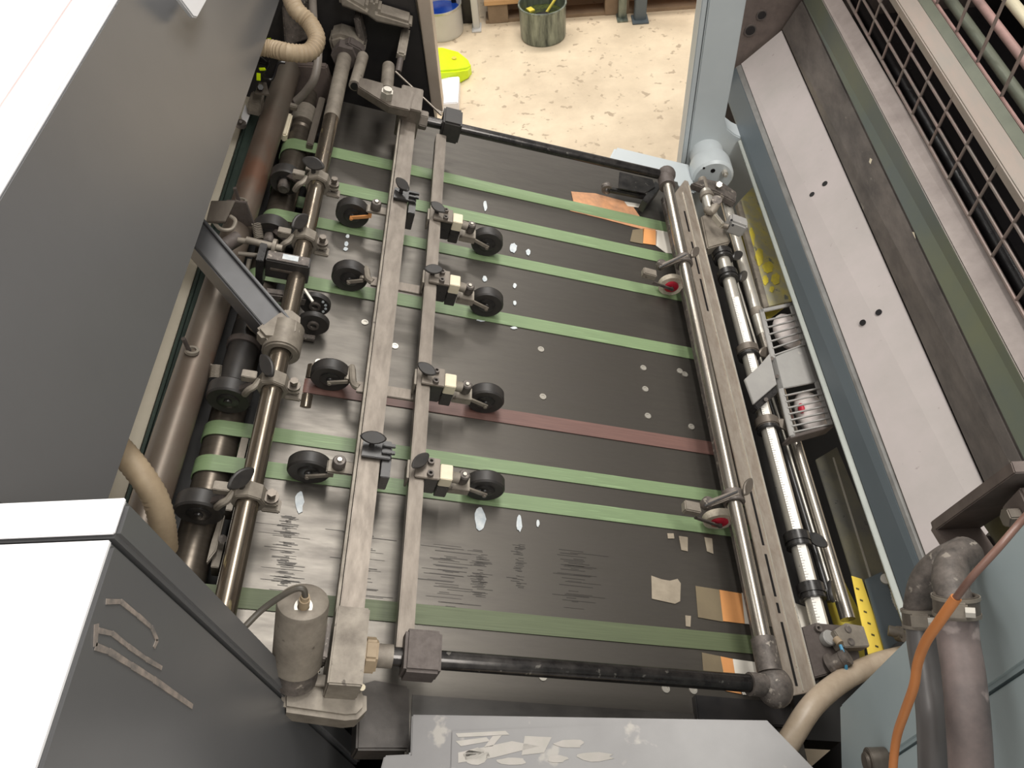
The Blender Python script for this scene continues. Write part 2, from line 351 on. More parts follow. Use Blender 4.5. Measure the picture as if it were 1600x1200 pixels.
# tape and paper patches
patch('worn_tape', [(892, 300), (930, 303), (985, 318), (1000, 340), (1046, 350), (1046, 366), (1000, 358), (940, 342), (890, 330), (896, 318)], orangeworn_m, label='worn orange tape patch at the far right of the board')
patch('clear_tape', [(988, 360), (1006, 358), (1004, 382), (984, 378)], olive_m, h=.0012)
patch('orange_tape', [(1004, 358), (1026, 362), (1025, 384), (1004, 381)], orange_m, h=.0012)
patch('paper_patch', [(1024, 360), (1060, 366), (1078, 372), (1078, 400), (1040, 396), (1024, 384)], paper_m, h=.0012)
patch('paper_patch', [(975, 316), (1000, 320), (1000, 326), (980, 323)], paper_m, h=.0018)
patch('clear_tape', [(1086, 916), (1124, 922), (1129, 972), (1090, 965)], olive_m)
patch('orange_tape', [(1123, 922), (1158, 928), (1163, 975), (1129, 971)], orange_m)
patch('paper_patch', [(1158, 927), (1215, 934), (1262, 950), (1265, 985), (1210, 980), (1163, 975)], paper_m)
patch('clear_tape', [(1096, 1020), (1125, 1026), (1130, 1054), (1098, 1048)], olive_m)
patch('orange_tape', [(1125, 1026), (1144, 1030), (1148, 1056), (1158, 1085), (1133, 1080), (1130, 1054)], orange_m)
patch('paper_patch', [(1144, 1030), (1215, 1040), (1240, 1085), (1160, 1086), (1148, 1056)], paper_m)
patch('beige_patch', [(1017, 900), (1034, 906), (1046, 908), (1058, 905), (1063, 912), (1062, 940), (1054, 944), (1018, 936)], beigetape_m)
patch('beige_patch', [(1070, 962), (1079, 963), (1078, 980), (1071, 979)], beigetape_m)
patch('beige_patch', [(1060, 838), (1074, 840), (1074, 862), (1064, 860)], beigetape_m)
patch('beige_patch', [(1100, 840), (1112, 842), (1114, 866), (1104, 862)], beigetape_m)
patch('beige_patch', [(1042, 834), (1052, 834), (1053, 842), (1043, 842)], beigetape_m)

# belts
def belt(b0, b1, mat, label, a0=-.15, a1=.80, rr=.0285, slit=True):
    m = M(); t = .0022; n = 14; c = (a0, -rr); pts = []
    pts.append((a1, 0))
    for i in range(n+1):
        th = math.pi/2+math.pi*i/n; pts.append((c[0]+rr*math.cos(th), c[1]+rr*math.sin(th)))
    pts.append((a1, -2*rr))
    out = []
    for k, (x, z) in enumerate(pts):
        if k == 0: nx, nz = 0, 1
        elif k == len(pts)-1: nx, nz = 0, -1
        else:
            th = math.pi/2+math.pi*(k-1)/n; nx, nz = math.cos(th), math.sin(th)
        out.append((x, z, nx, nz))
    vs = []
    for x, z, nx, nz in out:
        for q, b in ((0.0006, b0), (0.0006, b1), (t, b1), (t, b0)): vs.append(V((x+nx*q, b, z+nz*q)))
    fs = []
    for k in range(len(out)-1):
        for j in range(4): fs.append((k*4+j, (k+1)*4+j, (k+1)*4+(j+1) % 4, k*4+(j+1) % 4))
    fs += [(0, 1, 2, 3), tuple(reversed(range(len(vs)-4, len(vs))))]
    m.add(vs, fs)
    return solo('conveyor_belt', m, mat, label, 'belt', o=(a0, (b0+b1)/2, 0), group='flat belts over the feed board')
belt(1.411, 1.446, belt_m, 'farthest green belt, crossing the worn orange tape patch')
belt(1.298, 1.333, belt_m, 'second green belt from the far edge, running just above the clear and orange tape squares')
belt(1.184, 1.214, belt_m, 'third green belt from the far edge, leading to the upper red brush wheel')
belt(1.017, 1.048, belt_m, 'bright green belt just beyond the bare middle strip with screws')
belt(.781, .811, beltred_m, 'only reddish brown belt, across the middle of the feed board', a0=-.032, rr=.012)
belt(.677, .703, belt_m, 'green belt directly on the near side of the brown belt')
belt(.611, .639, belt_m, 'green belt ending at the lower red brush wheel')
belt(.403, .433, beltdark_m, 'nearest and dullest olive green belt, beside the round motor')

# drive roller with bands
rt = thing('drive_roller', 'long dull steel roller at left end of board carrying the green belts', 'roller', (-.15, 1.0, -.06))
part('roller_drum', M().lathe((-.15, .34, -.0285), (0, 1, 0), [(.012, 0), (.0275, .002), (.0275, 1.14), (.022, 1.145), (.022, 1.17), (.0255, 1.175), (.0255, 1.23), (.017, 1.235), (.017, 1.33), (.012, 1.34)]), roller_m, rt)
part('dusty_collar', M().ring((-.15, 1.56, -.0285), (0, 1, 0), .0285, .0255, .055), dusty_m, rt)
rt2 = thing('red_belt_roller', 'short worn metal roller set in the board under the brown belt start', 'roller', (-.032, .8, -.012))
part('roller_drum', M().cyl((-.030, .752, -.0085), (-.030, .779, -.0085), .0125).cyl((-.030, .813, -.0085), (-.030, .843, -.0085), .0125), darkchrome_m, rt2)
for b in (.46, .57, .75, .93, 1.12, 1.25, 1.38):
    pass
# pale bearing plates between roller and board
for k, (b, lab) in enumerate(((.655, 'thin pale plate between the two near green belts at the roller'), (.57, 'thin pale plate beside the roller, near side of the lower green belt'), (.48, 'thin pale plate beside the roller close to the charcoal cabinet'), (1.375, 'thin pale plate beside the roller near its far end'))):
    solo('bearing_plate', M().bx(-.118, -.107, b-.022, b+.022, -.03, .002), dusty_m, lab, 'plate', bevel=.001, group='bearing plates by the drive roller')

# big pipe and rails at the left
_a = BD(430, 175, .02); _b = BD(262, 700, .02); _s = (_b-_a)/(_b.y-_a.y); pA = _b+_s*(.36-_b.y); pB = _a+_s*(1.70-_a.y)
pt = thing('guide_pipe', 'thick rusty brown pipe running beside the drive roller', 'pipe', (-.205, 1.0, -.04))
part('pipe_tube', M().cyl(pA, pB, .0272, 32), pipe_m, pt)
for x, y in ((300, 548), (377, 314)):
    p = BD(x, y, .05)
    part('eye_ring', M().ring(p, (0, .3, 1), .011, .0065, .005), dusty_m, pt)
    part('bolt', M().cyl(p+V((-.004, 0, -.002)), p+V((-.012, 0, .028)), .0035, 10), cast_m, pt)
gt = thing('side_rail', 'dark green grooved rail left of the rusty pipe', 'rail', (-.26, 1.0, -.05))
def lerp_rail(x0, x1, h):                          # right and left edge pixels at y 250 and y 550
    a0 = BD(x0[0], 250, h); a1 = BD(x0[1], 550, h); b0 = BD(x1[0], 250, h); b1 = BD(x1[1], 550, h)
    f = lambda p, q, y: p+(q-p)*((y-p.y)/(q.y-p.y))
    return [f(a0, a1, 1.6), f(a0, a1, .34), f(b0, b1, .34), f(b0, b1, 1.6)]
part('rail_body', M().prism(lerp_rail((363, 268), (384, 296), -.02), (0, 0, -.05)), greenrail_m, gt, bevel=.002)
part('rail_lip', M().prism(lerp_rail((363, 268), (367, 273), -.008), (0, 0, -.012)), greenrail_m, gt, bevel=.001)
part('rail_lip', M().prism(lerp_rail((380, 290), (384, 296), -.008), (0, 0, -.012)), greenrail_m, gt, bevel=.001)
solo('pale_strip', M().prism(lerp_rail((338, 236), (361, 266), -.03), (0, 0, -.02)), cream_paint_m, 'cream white strip showing between the charcoal hood and green rail', 'strip', bevel=.001)
solo('dark_strip', M().bx(-.34, -.10, .30, 1.6, -.14, -.085), darkbody_m, 'black strip below the pipe and roller', 'strip')  # flat black slab lying below pipe and roller

# ------------------------------------------------------------------ charcoal hood (left) in world axes
ht = thing('feeder_hood', 'large charcoal hood with a white top filling the upper left', 'cover', (-.5, 1.2, .2), 'W')
zt, zb = .6, .33; xt, xb = -.126, -.0995
Y0, Y1 = .335, 1.745
part('side_panel', M().prism([(xt, Y0, zt-.004), (xb, Y0, zb), (xb-.02, Y0, zb), (xt-.02, Y0, zt-.004)], (0, Y1-Y0, 0)), panel_m, ht, bevel=.001)
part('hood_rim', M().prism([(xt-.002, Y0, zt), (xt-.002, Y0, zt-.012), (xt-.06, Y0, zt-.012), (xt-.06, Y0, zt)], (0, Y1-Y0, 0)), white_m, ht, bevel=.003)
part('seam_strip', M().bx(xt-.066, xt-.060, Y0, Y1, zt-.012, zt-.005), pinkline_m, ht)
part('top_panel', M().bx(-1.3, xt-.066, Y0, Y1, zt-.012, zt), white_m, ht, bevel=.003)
part('end_panel', M().bx(-1.3, xt-.03, Y0, Y0+.01, zb, zt-.013), panel_m, ht)
q = [XP(x, y, -.092) for x, y in ((274, -12), (331, -12), (309, 28), (303, 27))]
part('white_corner', M().prism(q, (-.008, 0, 0)), white_m, ht, bevel=.002, label='white folded corner hanging over the charcoal side')

# charcoal cabinet lower left
c0 = HZ(200, 783, .5); c1 = HZ(182, 840, .5); zs = XP(565, 1150, c0.x).z
ct = thing('control_cabinet', 'charcoal cabinet with blown out white top and scratched side, lower left corner', 'cabinet', (-.3, .1, FLZ), 'W')
part('cabinet_body', M().bx(-.75, c0.x-.002, -.45, c1.y-.003, FLZ, .498), panel_m, ct, bevel=.003)
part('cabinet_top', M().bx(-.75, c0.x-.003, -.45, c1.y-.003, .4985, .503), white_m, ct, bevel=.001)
part('door_slab', M().bx(-.75, c0.x+.002, c1.y, c0.y, zs, .503), panel_m, ct, bevel=.004)
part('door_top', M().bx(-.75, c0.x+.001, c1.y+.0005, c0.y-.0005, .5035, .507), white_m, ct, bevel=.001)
scr_m = pm('pale_scrape', (150, 138, 128), .7, 0, alt=(92, 90, 88), amt=1, scale=60)
def scrape(pts, wd):
    ps = [XP(x, y, c0.x-.0018) for x, y in pts]; m = M()
    L = [p+V((0, 0, 1))*wd for p in ps]; 
    for i in range(len(ps)-1):
        d = (ps[i+1]-ps[i]).normalized(); nn = V((1, 0, 0)).cross(d)*wd
        m.prism([ps[i]-nn, ps[i+1]-nn*.8, ps[i+1]+nn*.8, ps[i]+nn], (.0008, 0, 0))
    part('paint_scrape', m, scr_m, ct, smooth=False)
scrape([(165, 940), (188, 940), (215, 962), (236, 980), (245, 1000), (240, 1012)], .0022)
scrape([(153, 985), (175, 990), (200, 1010), (228, 1030), (252, 1044)], .0022)
scrape([(150, 975), (148, 1010), (170, 1018), (205, 1040), (240, 1062), (300, 1104)], .0028)

# ------------------------------------------------------------------ far side frames (world)
lt = thing('left_side_frame', 'black oily cast side frame with bright metal edge at far left', 'machine frame', (-.3, 1.75, FLZ), 'W')
part('frame_plate', M().bx(-1.2, .122, 1.75, 1.80, FLZ, 1.2), blackcast_m, lt, bevel=.003)
part('metal_edge', M().prism([YP(x, y, 1.745) for x, y in ((648, -30), (668, -30), (692, 176), (674, 166))], (0, .06, 0)), edge_m, lt, bevel=.002)
def yprism(pts, y, d): return M().prism([YP(x, y_, y) for x, y_ in pts], (0, d, 0))
part('cast_rib', yprism([(528, -12), (572, 14), (580, 2), (590, 3), (590, 20), (642, 36), (644, 48), (588, 36), (574, 26), (530, 10)], 1.70, .05), dusty_m, lt, bevel=.006)
part('cast_rib', yprism([(552, 28), (562, 30), (572, 72), (560, 72)], 1.71, .04), castgrey_m, lt, bevel=.004)
part('cast_boss', yprism([(512, 60), (530, 55), (552, 62), (572, 76), (566, 92), (530, 100), (518, 82)], 1.69, .06), dusty_m, lt, bevel=.008)
part('hex_flange', yprism([(530, 74), (545, 67), (562, 76), (570, 84), (552, 98), (530, 108), (520, 96), (524, 84)], 1.665, .03), cast_m, lt, bevel=.003)
part('pipe_cover', yprism([(440, 10), (490, 0), (485, 60), (445, 75)], 1.70, .05), castgrey_m, lt, bevel=.004)
part('brown_plate', yprism([(436, 100), (510, 105), (525, 150), (470, 190), (430, 180)], 1.66, .02), mauveframe_m, lt, bevel=.003)

rfm = thing('right_side_frame', 'pale blue grey side frame column at the far right of the floor opening', 'machine frame', (1.0, 1.78, FLZ), 'W')
part('column_plate', M().prism([(.787, 1.75, 1.3), (.787, 1.75, FLZ), (1.6, 1.75, FLZ), (1.6, 1.75, -.26), (.935, 1.75, -.245), (.905, 1.75, -.228), (.882, 1.75, -.208), (.871, 1.75, -.18), (.873, 1.75, -.017), (.871, 1.75, 1.3)], (0, .06, 0)), blue_m, rfm, bevel=.003)
part('column_edge', M().bx(.772, .785, 1.752, 1.81, FLZ, 1.3), blue_m, rfm, bevel=.002)
c = BD(1113, 268, -.02); cw = MBOARD @ c
bc = YP(1112, 272, 1.66)
part('boss', M().lathe((bc.x, 1.752, bc.z), (0, -1, 0), [(.044, 0), (.044, .05), (.052, .052), (.054, .06), (.054, .105), (.048, .112)]), blue_m, rfm)
for x, y in ((1114, 267), (1100, 263)):
    p = YP(x, y, 1.639); part('bolt_hole', M().cyl(p, p+V((0, .02, 0)), .006 if x == 1114 else .003, 14), inkblack_m, rfm)
p = YP(1132, 268, 1.64); part('hex_bolt', M().cyl(p+V((0, -.012, 0)), p+V((0, .02, 0)), .008, 6).cyl(p+V((0, -.02, 0)), p, .004, 8), bright_m, rfm)
solo('corner_box', M().prism([BD(962, 228, .0), BD(1078, 256, .0), BD(1090, 300, .0), BD(945, 262, .0)], (0, 0, -.09)), blue_m, 'flat blue grey box beyond the board corner by the boss', 'cover', bevel=.006)
# inner side plate with holes behind the sloping plate
sp_ = thing('inner_side_plate', 'brown side plate with bolt holes at the top end of the pale plate', 'machine frame', (1.2, 2.02, FLZ), 'W')
part('side_plate', M().bx(.9, 1.9, 2.0, 2.03, -.9, 1.3), mauveframe_m, sp_)
for x, y, r in ((1190, 23, .011), (1172, 47, .013)):
    p = YP(x, y, 2.0); part('bolt_recess', M().ring(p+V((0, -.001, 0)), (0, 1, 0), r*1.25, r, .006), cast_m, sp_); part('hole', M().cyl(p+V((0, -.003, 0)), p+V((0, .002, 0)), r, 16), inkblack_m, sp_)

# ------------------------------------------------------------------ right hand covers, a profile drawn along Y (world)
def zl(px, py, z): return HZ(px, py, z)
def strip(far0, near0, z0, far1, near1, z1, th, yn=.10, yf=1.99):
    # plate between two edge lines, each given by a far and a near pixel at one height
    def line(f, n, z):
        a = HZ(f[0], f[1], z); b = HZ(n[0], n[1], z); k = (b.x-a.x)/(b.y-a.y)
        return lambda y: V((a.x+k*(y-a.y), y, z))
    l0 = line(far0, near0, z0); l1 = line(far1, near1, z1)
    a, b, c_, d = l0(yn), l1(yn), l1(yf), l0(yf)
    nn = (b-a).cross(d-a).normalized()
    if nn.z > 0: nn = -nn
    return M().prism([a, b, c_, d], nn*th)
solo('edge_strip', strip((1163, 250), (1317, 700), -.243, (1169, 250), (1327, 700), -.240, .01, .30, 1.745), edgestrip_m, 'pale grey thin edge strip along the slate beam', 'strip', sp='W', bevel=.001)
solo('cover_beam', strip((1169, 250), (1327, 700), -.239, (1203, 250), (1370, 700), -.18, .01, .20), bluedark_m, 'long smooth slate blue beam between mechanism and pale plate', 'beam', sp='W', bevel=.001)
solo('trim_strip', strip((1203, 250), (1370, 700), -.18, (1213, 250), (1381, 700), -.172, .008, .20), scuffl_m, 'narrow scuffed bright metal strip beside the slate beam', 'strip', sp='W', bevel=.001)
pl = thing('sloping_plate', 'wide pale mauve dusty plate with pairs of small holes', 'cover', (1.0, 1.1, -.17), 'W')
part('plate', strip((1214, 250), (1383, 700), -.171, (1311, 250), (1511, 700), -.082, .006, .20), mauve_m, pl, bevel=.001)
for x, y in ((1289, 287), (1269, 304), (1373, 488), (1348, 504)):
    # hole lies in the plate plane: interpolate height
    best = None
    for k in range(60):
        z = -.171+.089*k/59; p = HZ(x, y, z)
        a = HZ(1214+(1383-1214)*0, 250, -.171); xe0 = a.x; xe1 = HZ(1311, 250, -.082).x
        zz = -.171+(p.x-xe0)/(xe1-xe0)*.089
        if best is None or abs(zz-z) < best[0]: best = (abs(zz-z), p)
    p = best[1]; nn = V((-math.sin(math.radians(44)), 0, math.cos(math.radians(44))))
    part('bolt_hole', M().cyl(p-nn*.001, p+nn*.0012, .0062, 14), inkblack_m, pl)
solo('scuffed_rail', strip((1311, 250), (1511, 700), -.080, (1374, 250), (1590, 700), .0, .02, .2), scuff_m, 'dark scratched rounded rail along the top of the pale plate', 'rail', sp='W', bevel=.004)
def on_plane(px, py, a, b, c):
    n_ = (b-a).cross(c-a).normalized(); d = ray(px, py); return CAM+d*((a-CAM).dot(n_)/d.dot(n_)), (n_ if n_.z > 0 else -n_)
sa_, sb_, sc_2 = HZ(1311, 250, -.080), HZ(1511, 700, -.080), HZ(1374, 250, .0)
srail = bpy.data.objects['scuffed_rail']; ORG['scuffed_rail'] = srail.matrix_world.translation.copy()
for pts in ([(1360, 247), (1363, 249), (1352, 288), (1349, 287)], [(1423, 362), (1429, 363), (1431, 373), (1427, 374), (1424, 369)], [(1414, 345), (1418, 347), (1415, 352)], [(1420, 402), (1422, 402), (1432, 446), (1427, 449), (1424, 436)], [(1458, 455), (1462, 455), (1463, 464), (1459, 463)]):
    q_ = [on_plane(x, y, sa_, sb_, sc_2) for x, y in pts]
    part('paint_chip', M().prism([p_+n_*.0004 for p_, n_ in q_], q_[0][1]*.0006), cream_m, srail, smooth=False)
solo('teal_rail', strip((1374, 250), (1590, 700), .0, (1417, 250), (1655, 700), .055, .01, .2), tealgreen_m, 'smooth teal and olive strip above the scuffed rail', 'rail', sp='W', bevel=.002)
solo('dusty_ledge', strip((1417, 250), (1655, 700), .055, (1463, 250), (1727, 700), .075, .012, .2), mauve2_m, 'dusty mauve ledge beside the wire guard', 'ledge', sp='W', bevel=.002)

# first wire guard
g1 = thing('wire_guard', 'lower wire grid guard sloping up from the dusty ledge', 'guard', (1.15, 1.2, .08), 'W')
GX0, GZ0 = 1.131, .08; top1 = HZ(1500, 138, .19); GX1, GZ1 = 1.146+.012, .19
GX1 = (HZ(1407, 0, .2).x+HZ(1600, 262, .2).x)/2-.013; GZ1 = .19
def gp(t, y, off=0): return V((GX0+(GX1-GX0)*t, y, GZ0+(GZ1-GZ0)*t+off))
for t in (0.0, .36, .68):
    r = .0035 if t == 0 else .003
    part('long_wire', M().cyl(gp(t, .5), gp(t, 1.98), r, 8), wire_m, g1)
bar = M().prism([gp(1, .5)+V((-.003, 0, -.012)), gp(1, .5)+V((-.003, 0, .006)), gp(1, .5)+V((.022, 0, .024)), gp(1, .5)+V((.022, 0, .0))], (0, 1.48, 0))
part('frame_bar', bar, guardbar_m, g1, bevel=.002)
yy = HZ(1375, 94, .08).y; dy = (HZ(1375, 94, .08).y-HZ(1352, 57, .08).y)
ys = [HZ(x, y, .08).y for x, y in ((1331, 22), (1352, 58), (1375, 95), (1398, 136), (1424, 180), (1452, 228), (1482, 281), (1515, 338), (1552, 402), (1592, 470))]
for y in ys+[ys[0]+.1, ys[0]+.2, ys[0]+.3, ys[-1]-.09, ys[-1]-.18]:
    part('cross_wire', M().cyl(gp(0, y, .003), gp(1, y, .003), .003, 8), wire_m, g1)
# bars behind the first guard
solo('ink_bar', M().bx(GX0+.015, GX0+.03, .5, 1.98, -.02, .0), dusty_m, 'pale paper layered bar behind the lower wire guard', 'bar', sp='W', bevel=.002)
solo('ink_bar', M().cyl((GX0+.06, .5, .03), (GX0+.06, 1.98, .03), .02, 20), inkblack_m, 'black round bar behind the lower wire guard', 'bar', sp='W')
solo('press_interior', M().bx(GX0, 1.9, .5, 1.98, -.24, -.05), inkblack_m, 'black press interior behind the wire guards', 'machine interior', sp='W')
# teal rail between guards
tb = GX1+.022
solo('guard_rail', M().prism([(tb, .5, .21), (tb+.018, .5, .222), (tb+.022, .5, .2), (tb+.004, .5, .17)], (0, 1.48, 0)), greenroll_m, 'smooth olive grey rail between the two wire guards', 'rail', sp='W', bevel=.002)
g2 = thing('upper_wire_guard', 'upright wire guard in the top right corner before the ink rollers', 'guard', (tb+.03, 1.2, .21), 'W')
X2 = tb+.026
part('frame_bar', M().bx(X2-.003, X2+.004, .5, 1.98, .208, .218), pink_m, g2, bevel=.001)
y2 = [XP(x, y, X2).y for x, y in ((1454, 32), (1484, 76), (1516, 122), (1552, 176), (1590, 232))]
for y in [y2[0]+.12, y2[0]+.24]+y2+[y2[-1]-.1, y2[-1]-.2]:
    part('upright_wire', M().cyl((X2, y, .21), (X2, y, .62), .003, 8), wire_m, g2)
for z in (.36, .5):
    part('long_wire', M().cyl((X2, .5, z), (X2, 1.98, z), .003, 8), wire_m, g2)
for i, (dx, z, r, mt, lab) in enumerate(((.022, .225, .010, greenroll_m, 'olive pink edged bar just behind the upper guard'), (.050, .245, .008, pink_m, 'pink stained bar behind the upper guard'), (.078, .27, .010, creamroll_m, 'slim pinkish white bar in the ink unit'), (.115, .275, .012, inkblack_m, 'black roller between pale bars in the ink unit'), (.150, .31, .011, white_m, 'slim white roller in the ink unit'), (.190, .33, .024, creamroll_m, 'wide cream roller in the ink unit'), (.27, .40, .02, pink_m, 'pink grey roller at the top right corner'))):
    solo('ink_roller', M().cyl((X2+dx, .5, z), (X2+dx, 1.98, z), r, 28), mt, lab, 'roller', sp='W', group='rollers and bars behind the upper wire guard')
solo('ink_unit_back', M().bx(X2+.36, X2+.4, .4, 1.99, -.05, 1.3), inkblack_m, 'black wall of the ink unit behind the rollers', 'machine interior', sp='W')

# ------------------------------------------------------------------ near covers
st = thing('step_cover', 'worn light grey sheet metal cover at the bottom edge', 'cover', (.4, .1, -.01), 'W')
P = [HZ(x, y, 0.0) for x, y in ((643, 1116), (1199, 1125), (1340, 1270), (1360, 1330), (560, 1330), (600, 1180), (641, 1178))]
part('cover_plate', M().prism(P, (0, 0, -.012)), stepgrey_m, st, bevel=.002)
P = [HZ(x, y, .003) for x, y in ((706, 1142), (962, 1132), (1199, 1127), (1340, 1270), (1360, 1330), (700, 1330))]
part('cover_sheet', M().prism(P, (0, 0, -.0028)), stepgrey_m, st, bevel=.0008)
smear_m = pm('worn_white_smear', (166, 162, 154), .6, 0, alt=(176, 170, 164), amt=1, scale=50)
for k, pts in enumerate((blob((742, 1182), 22, 14, 70), blob((890, 1162), 26, 7, 71), blob((930, 1182), 30, 8, 72), blob((800, 1190), 26, 6, 73), blob((870, 1186), 18, 6, 74), [(712, 1146), (790, 1142), (796, 1148), (716, 1152)], [(712, 1158), (760, 1152), (766, 1158), (720, 1166)], [(716, 1176), (800, 1158), (842, 1166), (770, 1184), (716, 1192)], [(770, 1150), (784, 1149), (770, 1166), (756, 1168)], [(820, 1150), (862, 1152), (850, 1176), (815, 1180)])):
    part('worn_smear', M().prism([HZ(x, y, .0032) for x, y in pts], (0, 0, .0004)), smear_m, st, smooth=False)
solo('corner_block', M().prism([BD(x, y, .004) for x, y in ((560, 1070), (586, 1062), (640, 1072), (640, 1172), (556, 1172))], (0, 0, -.06)), blockbrown_m, 'brown block at the board corner below the round motor', 'block', bevel=.003)
solo('dark_box', M().prism([BD(x, y, .012) for x, y in ((1086, 1085), (1236, 1098), (1240, 1135), (1092, 1132))], (0, 0, -.05)), blackcast_m, 'black plate at the near right corner of the board under the elbow', 'plate', bevel=.002)

XT = .752
tcv = thing('teal_cover', 'teal blue cover panels in the lower right corner behind the hoses', 'cover', (XT+.2, 0, -.1), 'W')
ye = .283
e = [XP(x, y, XT) for x, y in ((1357, 1200), (1600, 1056))]
sy = (e[0].y+e[1].y)/2
qa = XP(1311, 1102, XT); qb = XP(1314, 1200, XT); kk = (qb.z-qa.z)/(qb.y-qa.y); zat = lambda y: qa.z+kk*(y-qa.y)
part('cover_panel', M().prism([(XT, ye, .85), (XT, ye, zat(ye)), (XT, sy+.002, zat(sy)), (XT, sy+.002, .85)], (.35, 0, 0)), teal_m, tcv, bevel=.004)
part('cover_panel', M().prism([(XT, sy-.002, .85), (XT, sy-.002, zat(sy)), (XT, -.3, zat(-.3)), (XT, -.3, .85)], (.35, 0, 0)), teal_m, tcv, bevel=.002)
part('cover_skirt', M().bx(XT+.03, XT+.35, -.3, ye-.02, -1.0, zat(ye)-.05), darkbody_m, tcv)

# open frame box right
fb = thing('open_frame_box', 'dusty mauve open steel box with olive inside at the right edge', 'box', (.8, .33, .3), 'W')
XF = .79
A, B_, Cc, D = [XP(x, y, XF) for x, y in ((1490, 822), (1625, 728), (1625, 850), (1533, 888))]
part('frame_rail', M().beam(A, B_, .045, .011, up=(0, 1, 0)), mauveframe_m, fb, bevel=.001)
part('frame_rail', M().beam(A, D, .045, .010, up=(0, 0, 1)), mauveframe_m, fb, bevel=.001)
part('frame_rail', M().beam(D, Cc, .03, .008, up=(0, 1, 0)), mauveframe_m, fb, bevel=.001)
part('frame_back', M().prism([p+V((.03, 0, 0)) for p in (A, B_, Cc, D)], (.01, 0, 0)), olivein_m, fb)
p = XP(1592, 808, XF-.01)
part('bracket', M().box(p+V((.01, 0, 0)), (.02, .04, .035)), mauveframe_m, fb, bevel=.002)
part('bolt', M().cyl(p+V((.0, 0, 0)), p+V((-.012, 0, .0)), .009, 6), rail_m, fb, bevel=.001)
solo('dark_support', M().bx(XF+.032, XF+.2, XP(1530, 900, XF).y+.01, XP(1478, 905, XF).y+.03, .12, XP(1500, 830, XF).z-.01), scuff_m, 'dark grey support under the open box behind the hoses', 'support', sp='W', bevel=.004)

# ================================================================== HOLD DOWN FRAME (board axes)
hf = thing('hold_down_frame', 'rectangular frame of two long flat rails and round rods spanning the board', 'frame', (.4, .9, .09))
part('rail', M().bx(.062, .094, .355, 1.475, .066, .092), rail_m, hf, bevel=.0015)
part('rail_lip', M().bx(.0565, .0605, .36, 1.47, .06, .096), dusty_m, hf, bevel=.0006)
part('rail', M().bx(.140, .1625, .335, 1.455, .068, .092), rail_m, hf, bevel=.0015)
part('side_rod', M().cyl((.10, .325, .09), (.70, .327, .09), .0125, 28), black_rod_m, hf, label='glossy black near side rod')
part('side_rod', M().cyl((.10, 1.492, .09), (.675, 1.503, .09), .0115, 28), black_rod_m, hf, label='dark far side rod')
part('cross_rod', M().cyl((.694, 1.485, .09), (.694, .35, .09), .0125, 28), chrome_m, hf, label='bright round cross rod at right')
b = part('end_block', M().bx(.056, .098, .275, .372, .0, .128), dusty_m, hf, bevel=.002)
part('side_plate', M().bx(.046, .053, .31, .355, .07, .11), castgrey_m, b, bevel=.002)
part('flange', M().cyl((.098, .325, .09), (.116, .325, .09), .024, 6), hose_m, hf, bevel=.003)
part('collar', M().cyl((.116, .325, .09), (.136, .325, .09), .015, 20), dusty_m, hf)
part('rod_clamp', M().bx(.148, .196, .300, .355, .072, .118), cast_m, hf, bevel=.004, label='brown square clamp on the near rod')
part('rod_clamp', M().bx(.150, .192, 1.465, 1.525, .066, .118), rubber_m, hf, bevel=.004, label='black square clamp on the far rod')
part('elbow', M().cyl((.694, .395, .09), (.694, .345, .09), .0185, 24).ell((.698, .325, .088), (.027, .03, .025)).cyl((.655, .326, .09), (.69, .326, .09), .0165, 24), castgrey_m, hf, label='mottled cast elbow at the near right corner')
part('elbow', M().cyl((.694, 1.465, .088), (.694, 1.515, .088), .0185, 24).ell((.697, 1.508, .09), (.022, .022, .022)), cast_m, hf, label='brown cast elbow at the far right corner')
part('far_block', M().bx(.052, .100, 1.47, 1.555, .05, .125), rail_m, hf, bevel=.002)
part('flange', M().cyl((.100, 1.492, .09), (.118, 1.492, .09), .021, 6), rail_m, hf, bevel=.002)
lk = thing('pivot_link', 'flat dusty pivot link with hex bolt at the far left frame corner', 'link', (0, 1.6, .1))
A = BD(556, 128, .13); B_ = BD(652, 150, .13)
part('link_plate', M().prism([BD(x, y, .13) for x, y in ((556, 120), (572, 122), (648, 143), (640, 172), (608, 165), (560, 135))], (0, 0, -.02)), rail_m, lk, bevel=.002)
p = BD(604, 150, .134); part('hex_bolt', M().cyl(p+V((0, 0, -.01)), p+V((0, 0, .012)), .0135, 6).cyl(p+V((0, 0, .012)), p+V((0, 0, .018)), .009, 16), bright_m, lk)
def vtube(name, x0, y0, h0, x1, y1, h1, r, mat, par, n=20, **k):
    return part(name, M().cyl(BD(x0, y0, h0), BD(x1, y1, h1), r, n), mat, par, **k)
ft = thing('frame_stub_tubes', 'two dusty stub tubes and a clevis rod before the black far left casting', 'tube', (0, 1.65, .1))
vtube('stub_tube', 567, 88, .12, 554, 134, .12, .0125, dusty_m, ft)
vtube('stub_tube', 607, 104, .12, 604, 142, .12, .014, dusty_m, ft)
part('tube_bore', M().cyl(BD(554, 134.5, .12), BD(553.8, 135.4, .12), .0085, 16), inkblack_m, ft)
vtube('clevis_rod', 622, 112, .12, 627, 86, .14, .007, cast_m, ft)
part('clevis', M().beam(BD(626, 90, .14), BD(634, 48, .14), .02, .02), dusty_m, ft, bevel=.004)
vtube('tie_rod', 618, 112, .13, 690, 180, .10, .0025, rail_m, ft, n=8)

